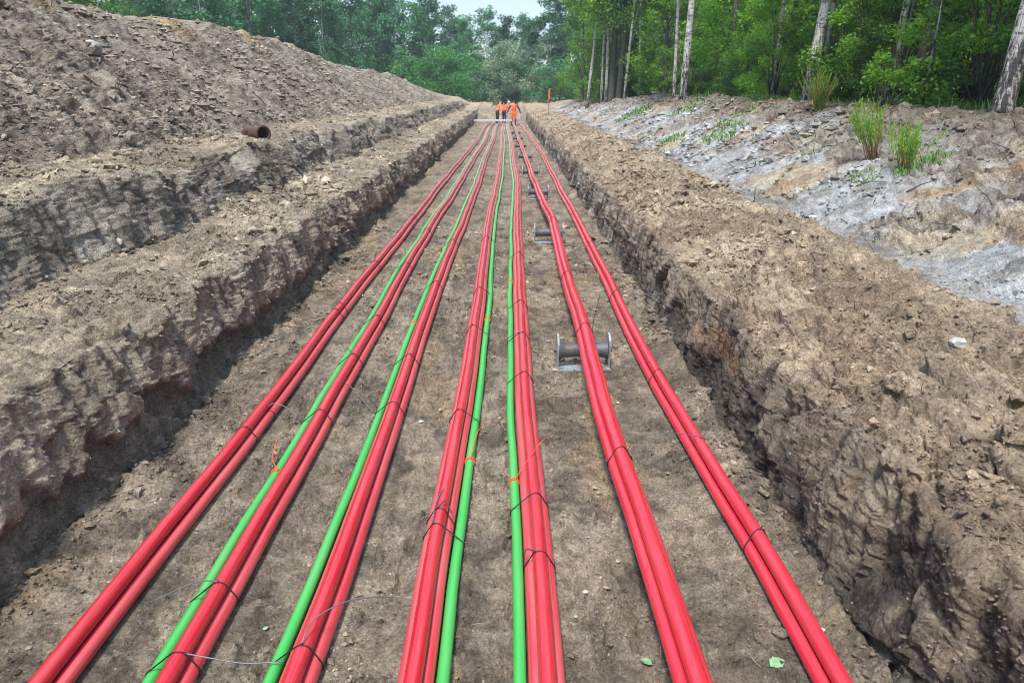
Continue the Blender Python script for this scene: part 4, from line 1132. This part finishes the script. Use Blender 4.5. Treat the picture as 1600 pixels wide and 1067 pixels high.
for k, (x, y, h, r, ln, bm_, lab) in enumerate(TRUNKS):
    lim = [(rv.uniform(-1.6, 1.6), rv.uniform(-1.6, 1.6), rv.uniform(0.45, 0.95) * h) for _ in range(7)]
    t = trunk_mesh("trunk", h, r * 0.88, 600 + k, bm_, ln, lim, wig=0.035, seg=16 if k in (0, 1, 5) else 10, r1=0.35)
    root = tree("birch_tree" if bm_ is M_BIRCH else "dark_tree", t, None, x, y, 1.0, 0.0, lab, group="trunks along the wood's edge")
    c = obj("crown", HIGHK[k % 2], root); s = min(1.0, 0.45 + r * 3.4); c.scale = (s, s, h / 13.0); c.rotation_euler = (0, 0, k * 1.3)
    c.location = (ln[0] * h * 0.75, 0, 0)

# round bush and grey willow beyond the trench end
t, c = shrub_kind(700, 5.2, 4.6, 9000, 0.22, M_LEAF_BUSH, 6, 60, 1.0, 0.4)
tree("round_bush", t, c, -7.6, 84, 1.0, 0.4, "bright green rounded bush beyond the spoil heap's end", "bush", z=1.2)
t, c = shrub_kind(710, 5.8, 4.3, 11000, 0.17, M_LEAF_GREY, 8, 70, 0.85, 0.3)
tree("willow_bush", t, c, 0.6, 82, 1.0, 1.0, "silvery grey willow bush behind the workers", "bush", z=1.2)
t, c = shrub_kind(720, 3.6, 3.4, 5000, 0.2, M_LEAF_FAR, 6, 40, 0.8, 0.2)
tree("dark_bush", t, c, -3.4, 87, 1.0, 2.0, "dark low bush in the gap between bright bush and willow", "bush", z=1.2)
tree("dark_bush", t, c, 0.4, 86.5, 1.1, 1.2, "dark low bush showing through the silvery willow", "bush", z=1.1)
tree("dark_bush", t, c, 5.0, 78, 1.0, 0.5, "dark low bush at the foot of the fresh green trees", "bush", z=1.2)

# broom-like shoots on the bank
def broom(x, y, h, spread, n, lean, leafy, label, seed):
    rng = random.Random(seed); root = empty("broom_shrub", (x, y, ground_z(x, y) - 0.02)); ms = MB(); cen, rad = [], []
    for k in range(n):
        a = rng.uniform(0, 6.28); q = rng.uniform(0, 0.10); L = h * rng.uniform(0.6, 1.05); b = Vector((q * math.cos(a), q * math.sin(a), 0))
        tip = b + Vector((lean + rng.gauss(0, spread), rng.gauss(0, spread), L)); mid = b.lerp(tip, 0.5) + Vector((rng.gauss(0, .02), rng.gauss(0, .02), 0.03))
        ms.tube([b, mid, tip], [0.006, 0.0045, 0.002], 5)
        for j in range(14):
            t = leafy + (1.04 - leafy) * j / 13; cen.append(b.lerp(tip, t) if t < 2 else tip); rad.append(0.03)
    ms.build("stems", M_STEM, root)
    vs, qs, tn = [], [], []
    for c in cen:
        for j in range(5):
            d = Vector((rng.gauss(0, 0.5), rng.gauss(0, 0.5), rng.uniform(0.5, 1.2))).normalized(); p = Vector(c) + Vector((rng.gauss(0, .012), rng.gauss(0, .012), rng.gauss(0, .03)))
            e = d.orthogonal(); e.rotate(__import__("mathutils").Quaternion(d, rng.uniform(0, 6.28))); L = rng.uniform(0.03, 0.075); w = 0.0045; i0 = len(vs)
            vs += [p - e * w * 0.4, p + d * L * 0.5 - e * w, p + d * L, p + d * L * 0.5 + e * w]; qs.append([i0, i0 + 1, i0 + 2, i0 + 3]); tn += [rng.random()] * 4
    me = np_mesh("foliage", np.array([tuple(v) for v in vs]), quads=np.array(qs), smooth=False, mats=[M_BROOM], attrs={"tint": ('FLOAT', np.array(tn))})
    obj("foliage", me, root)
    tag(root, label, "shrub", "broom shoots on the sandy bank")
broom(6.50, 16.2, 0.90, 0.18, 52, 0.0, 0.12, "bright green broom bush on the crest beside the leaning birch", 801)
broom(5.60, 11.6, 0.85, 0.16, 30, -0.22, 0.5, "pale broom shoots with brown stems leaning back on the bank", 802)
broom(5.30, 10.1, 0.62, 0.11, 28, 0.04, 0.5, "vivid green broom shoots with orange stems lowest on the bank", 803)
t, c = shrub_kind(810, 0.9, 0.45, 420, 0.09, M_LEAF_YEL, 3, 16, 0.18, 0.3)
tree("leafy_sapling", t, c, 7.30, 14.9, 1.0, 0.0, "small leafy sapling in front of the white birch trunk", "sapling")

# grass
def grass(name, label, spots, seed):
    rng = np.random.default_rng(seed); vs, qs, tn = [], [], []
    for (x, y, r, n, h) in spots:
        for k in range(n):
            a = rng.uniform(0, 6.28); q = r * math.sqrt(rng.random()); px, py = x + q * math.cos(a), y + q * math.sin(a)
            p = np.array([px, py, ground_z(px, py) - 0.01]); L = h * rng.uniform(0.5, 1.2); b = rng.uniform(0, 6.28); w = rng.uniform(0.003, 0.007) * max(1, y / 9)
            d = np.array([math.cos(b), math.sin(b), 0]); e = np.array([-d[1], d[0], 0]) * w; i0 = len(vs)
            vs += [p - e, p + e, p + d * L * 0.25 + [0, 0, L * 0.6] + e * 0.8, p + d * L * 0.25 + [0, 0, L * 0.6] - e * 0.8, p + d * L * 0.7 + [0, 0, L * 0.85] + e * .2, p + d * L * 0.7 + [0, 0, L * 0.85] - e * .2]
            qs += [[i0, i0 + 1, i0 + 2, i0 + 3], [i0 + 3, i0 + 2, i0 + 4, i0 + 5]]; tn += [rng.random()] * 6
    me = np_mesh(name, np.array(vs), quads=np.array(qs), smooth=False, mats=[M_GRASS], attrs={"tint": ('FLOAT', np.array(tn))})
    return obj(name, me, kind="stuff", label=label)
grass("grass", "green grass tufts on the sandy bank", [(5.45, 9.95, 0.32, 260, 0.15), (5.3, 18.9, 0.5, 170, 0.2), (5.9, 20.0, 0.6, 110, 0.16), (5.0, 10.5, 0.2, 90, 0.1), (4.6, 21.5, 0.4, 160, 0.15),
      (5.3, 13.0, 0.3, 60, 0.1), (6.0, 26.0, 0.6, 150, 0.18), (5.4, 33, 0.8, 150, 0.22)], 61)
spots = [(7.9 + rv.uniform(-0.3, 2.2), rv.uniform(8, 34), rv.uniform(0.25, 0.6), 60, rv.uniform(0.10, 0.26)) for _ in range(40)]
grass("grass", "grass fringe along the edge of the wood", spots, 62)

# ------------------------------------------------------------------ people
M_ORANGE = simple_mat("orange_workwear", (0.90, 0.11, 0.02), 0.75, var=0.15, scale=12)
M_ORANGE2 = simple_mat("faded_orange_workwear", (0.90, 0.17, 0.06), 0.75, var=0.15, scale=12)
M_DARK = simple_mat("dark_clothes", (0.018, 0.020, 0.028), 0.8)
M_SKIN = simple_mat("skin", (0.50, 0.28, 0.20), 0.55, bump=0)
M_HAIR = simple_mat("dark_hair", (0.03, 0.02, 0.015), 0.6)
M_HAT = simple_mat("pale_helmet", (0.65, 0.66, 0.62), 0.4, bump=0)
M_BOOT = simple_mat("boot", (0.02, 0.018, 0.016), 0.6)
M_BAND = simple_mat("reflective_band", (0.62, 0.63, 0.60), 0.35, 0.2, bump=0)
def person(loc, rz, J, mats, label, hat):
    """J: joint -> (pos, radius). one skinned surface; mats: region -> material index"""
    names = list(J); bones = [("pelvis", "waist", "torso"), ("waist", "chest", "torso"), ("chest", "neck", "torso"), ("neck", "jaw", "skin"), ("jaw", "head", "skin"), ("head", "crown", "skin")]
    for s in "LR":
        bones += [("pelvis", "hip" + s, "leg"), ("hip" + s, "knee" + s, "leg"), ("knee" + s, "ankle" + s, "shin"), ("ankle" + s, "toe" + s, "boot"),
                  ("chest", "sh" + s, "torso"), ("sh" + s, "elb" + s, "arm"), ("elb" + s, "wri" + s, "arm"), ("wri" + s, "palm" + s, "skin")]
        w = Vector(J["wri" + s][0]); p = Vector(J["palm" + s][0]); d = (p - w).normalized(); side = d.cross(Vector((0, 1, 0.3))).normalized()
        for f in range(4):
            nm = f"fin{s}{f}"; J[nm] = (p + d * (0.07 + 0.012 * (1.5 - abs(f - 1.5))) + side * 0.019 * (f - 1.5), 0.010); names.append(nm); bones.append(("palm" + s, nm, "skin"))
        nm = "thumb" + s; J[nm] = (w.lerp(p, 0.6) + side * 0.055 + d * 0.02, 0.011); names.append(nm); bones.append(("wri" + s, nm, "skin"))
    me = bpy.data.meshes.new("body"); idx = {n: i for i, n in enumerate(names)}
    me.from_pydata([tuple(J[n][0]) for n in names], [(idx[a], idx[b]) for a, b, _ in bones], [])
    tmp = bpy.data.objects.new("body_tmp", me); COL.objects.link(tmp)
    sk = tmp.modifiers.new("skin", 'SKIN'); sk.use_smooth_shade = True
    sv = me.skin_vertices[0].data
    for n in names:
        r = J[n][1]; sv[idx[n]].radius = (r, r) if isinstance(r, (int, float)) else r
        sv[idx[n]].use_root = n == "pelvis"
    sb = tmp.modifiers.new("sub", 'SUBSURF'); sb.levels = 2; sb.render_levels = 2
    dg = bpy.context.evaluated_depsgraph_get(); ev = tmp.evaluated_get(dg); body = bpy.data.meshes.new_from_object(ev)
    bpy.data.objects.remove(tmp)
    mlist = []; 
    for m in mats.values():
        if m not in mlist: mlist.append(m)
    body.materials.clear()
    for m in mlist: body.materials.append(m)
    segs = [(Vector(J[a][0]), Vector(J[b][0]), mlist.index(mats[rg])) for a, b, rg in bones]
    for p in body.polygons:
        c = p.center; best = None
        for a, b, mi in segs:
            ab = b - a; t = max(0, min(1, (c - a).dot(ab) / max(ab.length_squared, 1e-9))); dd = (a + ab * t - c).length
            if best is None or dd < best[0]: best = (dd, mi)
        p.material_index = best[1]; p.use_smooth = True
    root = empty("person", loc, rz)
    obj("body", body, root)
    hd = Vector(J["head"][0]); ax = (Vector(J["crown"][0]) - Vector(J["jaw"][0])).normalized()
    q = ax.to_track_quat('Z', 'Y'); m = MB(); vs, fs = [], []; sg = 14
    for i in range(7):
        a = i / 6 * math.pi / 2
        for k in range(sg):
            b = 2 * math.pi * k / sg; rr = 0.118 * math.cos(a) + (0.02 if (i == 0 and hat) else 0)
            vs.append(hd + q @ Vector((rr * math.cos(b), rr * 1.12 * math.sin(b), 0.015 + 0.125 * math.sin(a))))
    for i in range(6):
        for k in range(sg): fs.append([i * sg + k, i * sg + (k + 1) % sg, (i + 1) * sg + (k + 1) % sg, (i + 1) * sg + k])
    m.add(vs, fs); m.build("helmet" if hat else "hair", M_HAT if hat else M_HAIR, root)
    tag(root, label, "person", "workers at the trench end")
    return root
def stand_joints(bend=0.0, twist=0.0, arms=None, wide=0.13):
    """bend: forward lean of the back in radians (towards +Y)"""
    def tor(x, up, fw=0.0): return (x, 0.02 + math.sin(bend) * up + math.cos(bend) * fw, 0.95 + math.cos(bend) * up - math.sin(bend) * fw)
    J = {"pelvis": ((0, 0, 0.95), (0.155, 0.12)), "waist": (tor(0, 0.16), (0.145, 0.11)), "chest": (tor(0, 0.38), (0.175, 0.125)), "neck": (tor(0, 0.55), 0.058),
         "jaw": (tor(0, 0.61, 0.015), 0.066), "head": (tor(0, 0.70, 0.02), 0.098), "crown": (tor(0, 0.78, 0.015), 0.07)}
    for s, sg in (("L", -1), ("R", 1)):
        J["hip" + s] = ((sg * 0.095, 0, 0.88), 0.105); J["knee" + s] = ((sg * wide, 0.035, 0.49), 0.072); J["ankle" + s] = ((sg * (wide + .01), -0.01, 0.09), 0.052); J["toe" + s] = ((sg * (wide + .03), 0.16, 0.045), 0.045)
        J["sh" + s] = (tor(sg * 0.20, 0.48), 0.072)
        e, w = (arms or {}).get(s, ((sg * 0.30, 0.18), (sg * 0.34, -0.05)))
        J["elb" + s] = (tor(e[0], e[1], 0.04), 0.053); J["wri" + s] = (tor(w[0], w[1], 0.16), 0.037)
        wv = Vector(J["wri" + s][0]); ev = Vector(J["elb" + s][0]); J["palm" + s] = (wv + (wv - ev).normalized() * 0.075, 0.036)
    return J
R_ORANGE = {"torso": M_ORANGE, "skin": M_SKIN, "leg": M_ORANGE, "shin": M_DARK, "boot": M_BOOT, "arm": M_DARK}
R_JACKET = {"torso": M_ORANGE, "skin": M_SKIN, "leg": M_DARK, "shin": M_DARK, "boot": M_BOOT, "arm": M_ORANGE}
R_JACKET2 = {"torso": M_ORANGE2, "skin": M_SKIN, "leg": M_DARK, "shin": M_DARK, "boot": M_BOOT, "arm": M_ORANGE2}
p_c = person((0.36, 55.6, ground_z(0.55, 55.6)), R(-8), stand_joints(0.12, arms={"L": ((-0.40, 0.22), (-0.46, 0.03)), "R": ((0.42, 0.20), (0.44, 0.05))}), R_ORANGE,
             "person in orange bib trousers with dark sleeves, standing at the trench end", False)
m = MB()
ring = [(0.165 * math.cos(a) , 0.045 + 0.125 * math.sin(a), 1.12) for a in [k * math.pi / 9 for k in range(19)]]
m.tube(ring, 0.016, 6, cap=False); m.build("belt", M_DARK, p_c)
person((-0.34, 57.3, ground_z(-0.34, 57.3)), R(-50), stand_joints(0.62), R_JACKET, "person in orange jacket bending down with pale helmet, between the other two", True)
person((-0.86, 57.6, ground_z(-0.86, 57.6)), R(-65), stand_joints(0.45), R_JACKET2, "person in faded orange jacket and dark trousers, leftmost of the workers", False)

# ------------------------------------------------------------------ small things
M_STEEL = simple_mat("bright_steel", (0.72, 0.73, 0.75), 0.45, 0.1, 0.15, 10)
M_RUST = simple_mat("rusty_iron", (0.075, 0.036, 0.027), 0.85, 0.2, 0.45, 12, 0.5)
M_WOOD = simple_mat("grey_wood", (0.22, 0.17, 0.12), 0.85, var=0.3)
M_MARK = simple_mat("orange_paint", (0.85, 0.13, 0.03), 0.6, bump=0)
M_STONE = simple_mat("pale_stone", (0.33, 0.32, 0.29), 0.85, var=0.25, scale=9, bump=0.5)
M_WIRE = simple_mat("pale_wire", (0.55, 0.57, 0.58), 0.5, bump=0)
# steel beam over the trench end
bx0, bx1, by, bz = -2.45, 0.22, 54.4, 0.40
root = empty("steel_beam", ((bx0 + bx1) / 2, by, 0))
m = MB(); m.box((0, 0, bz + 0.05), (bx1 - bx0, 0.16, 0.022), 0.003); m.box((0, 0, bz - 0.05), (bx1 - bx0, 0.16, 0.022), 0.003); m.box((0, 0, bz), (bx1 - bx0, 0.02, 0.082)); m.build("girder", M_STEEL, root, smooth=False)
for s in (-1, 1):
    m = MB(); hx = s * ((bx1 - bx0) / 2 - 0.12); gz = ground_z((bx0 + bx1) / 2 + hx, by)
    m.box((hx, 0, (bz - 0.061 + gz - 0.05) / 2), (0.10, 0.12, bz - 0.061 - gz + 0.05)); m.build("leg", M_WOOD, root, smooth=False)
tag(root, "pale steel beam lying across the trench in front of the workers", "beam")
# marker stake
sx, sy = 2.28, 44.3
root = empty("marker_stake", (sx, sy, ground_z(sx, sy)))
m = MB(); m.tube([(0, 0, -0.2), (0.03, 0, 0.95)], 0.028, 6); m.build("post", M_WOOD, root, smooth=False)
m = MB(); m.tube([(0.03, 0, 0.95), (0.045, 0, 1.52)], [0.045, 0.04], 6); m.build("painted_top", M_MARK, root, smooth=False)
tag(root, "wooden marker stake with orange top on the right trench edge", "stake")
# rusty pipe on the upper bench
rx, ry = -4.62, 14.3
root = empty("rusty_pipe", (rx, ry, ground_z(rx, ry) + 0.08), R(48)); m = MB()
for ro, ri, x0, x1 in ((0.17, 0.135, 0.0, 0.09),):
    prof = [(-0.60, 0.125), (-0.02, 0.13), (0.0, 0.17), (0.10, 0.175), (0.10, 0.145), (0.0, 0.115), (-0.16, 0.11), (-0.17, 0.0)]
    sg = 24; vs = [(r * math.cos(2 * math.pi * k / sg), x, r * math.sin(2 * math.pi * k / sg)) for x, r in prof for k in range(sg)]
    fs = [[i * sg + k, i * sg + (k + 1) % sg, (i + 1) * sg + (k + 1) % sg, (i + 1) * sg + k] for i in range(len(prof) - 1) for k in range(sg)]
    m.add([(v[0], -v[1], v[2]) for v in vs], [f[::-1] for f in fs])
o = m.build("pipe_body", M_RUST, root); autosmooth(o, 40)
m = MB(); m.box((-0.12, 0.45, -0.02), (0.12, 0.20, 0.16), 0.02); m.build("broken_socket", M_RUST, root, smooth=False)
root.scale = (0.85, 0.85, 0.85)
tag(root, "rusty iron pipe piece with open socket at the heap's foot", "pipe")
# overhead wire
m = MB(); m.tube([(-46 + 2.2 * k, 43.0 + 0.6 * k, 7.9 + 0.0065 * (k - 8) ** 2 - 0.02 * k) for k in range(22)], 0.018, 5)
m.build("overhead_wire", M_WIRE, label="thin pale overhead wire crossing behind the spoil heap", cat="wire")
# stones
def stone(x, y, d, label, seed, flat=0.6):
    rng = random.Random(seed); v, f = ICO2; vs = []
    for p in v:
        q = 1 + 0.22 * math.sin(p[0] * 3.1 + seed) * math.cos(p[1] * 2.7 + seed * 2) + 0.12 * rng.uniform(-1, 1)
        vs.append((p[0] * d[0] * q, p[1] * d[1] * q, p[2] * d[2] * q))
    m = MB(); m.add(vs, [list(t) for t in f]); o = m.build("pale_stone", M_STONE, smooth=False, label=label, cat="stone", group="pale stones in the soil")
    o.location = (x, y, ground_z(x, y) + d[2] * 0.35); o.rotation_euler = (0.2, 0.1, seed)
stone(2.72, 4.22, (0.065, 0.05, 0.035), "white stone lying on the near part of the tan berm", 1)
stone(-6.9, 13.2, (0.14, 0.12, 0.09), "pale stone in the middle of the heap above the rusty pipe", 2)
stone(-6.3, 9.2, (0.12, 0.10, 0.08), "pale stone on the near lower face of the heap", 3)
stone(-3.25, 15.6, (0.08, 0.07, 0.05), "white stone on the lower bench far along the left", 4)
stone(-2.2, 9.8, (0.035, 0.03, 0.02), "small white stone on the floor by the left wall", 5)
# fallen leaves on the floor
M_LEAFLY = simple_mat("fallen_leaf_green", (0.16, 0.30, 0.14), 0.6, bump=0)
M_LEAFPALE = simple_mat("fallen_leaf_pale", (0.48, 0.52, 0.38), 0.6, bump=0)
def fallen(x, y, L, a, mat, label):
    n = 9; vs, fs = [], []
    for i in range(n):
        t = i / (n - 1); w = 0.36 * L * math.sin(math.pi * t ** 0.8) * (1 + 0.12 * (-1) ** i); z = 0.05 * L * math.sin(t * 3)
        vs += [((t - .5) * L, -w, z + 0.10 * w), ((t - .5) * L, 0, z), ((t - .5) * L, w, z + 0.16 * w)]
    for i in range(n - 1):
        for k in (0, 1): fs.append([i * 3 + k, i * 3 + 3 + k, i * 3 + 4 + k, i * 3 + 1 + k])
    m = MB(); m.add(vs, fs); m.tube([(-0.5 * L, 0, 0), (-0.72 * L, 0.03 * L, 0.01)], 0.0012, 4)
    o = m.build("fallen_leaf", mat, label=label, cat="leaf", group="fallen leaves on the trench floor")
    o.location = (x, y, ground_z(x, y) + 0.014); o.rotation_euler = (0.08, -0.06, a)
fallen(1.222, 2.70, 0.085, 0.4, M_LEAFLY, "green leaf between the raised and rightmost bundles, largest on the floor")
fallen(0.625, 2.71, 0.06, 2.6, M_LEAFLY, "green leaf near the third bundle from right")
fallen(1.47, 3.35, 0.032, 1.0, M_LEAFPALE, "pale leaf right of the rightmost bundle, by the wall foot")
fallen(1.53, 2.95, 0.040, 0.2, M_LEAFPALE, "pale leaf at the near foot of the right wall")
fallen(0.40, 3.22, 0.030, 0.2, M_LEAFPALE, "small whitish leaf beside the third bundle from right")
fallen(-0.70, 5.35, 0.045, 0.3, M_LEAFPALE, "pale green leaf beside the third bundle from left")
fallen(-1.20, 2.98, 0.030, 0.9, M_LEAFLY, "tiny green leaf between the second and third bundles from left")

# low scrub closing the foot of the far tree line
t, c = shrub_kind(730, 4.2, 3.2, 5200, 0.24, M_LEAF_FAR, 5, 44, 0.95, 0.1)
for k in range(26):
    tree("scrub_bush", t, c, -58 + k * 3.4 + rv.uniform(-1, 1), 97 + rv.uniform(-3, 4), rv.uniform(0.8, 1.25), rv.uniform(0, 6.28), f"dark scrub bush, {nth(k)} from the left below the far tree line", "bush", "scrub at the foot of the far tree line", z=1.1)

# ------------------------------------------------------------------ haze
m, nt, b, out = new_mat("haze_air")
nt.nodes.remove(b)
pv = nt.nodes.new("ShaderNodeVolumePrincipled")
pv.inputs["Color"].default_value = (0.80, 0.92, 1.0, 1)
pv.inputs["Density"].default_value = 0.0007
pv.inputs["Anisotropy"].default_value = 0.2
nt.links.new(pv.outputs["Volume"], out.inputs["Volume"])
mb = MB(); mb.box((0, 200, 9.5), (900, 500, 23)); mb.build("haze", m, smooth=False, kind="stuff", label="thin pale haze in the air over the whole place")
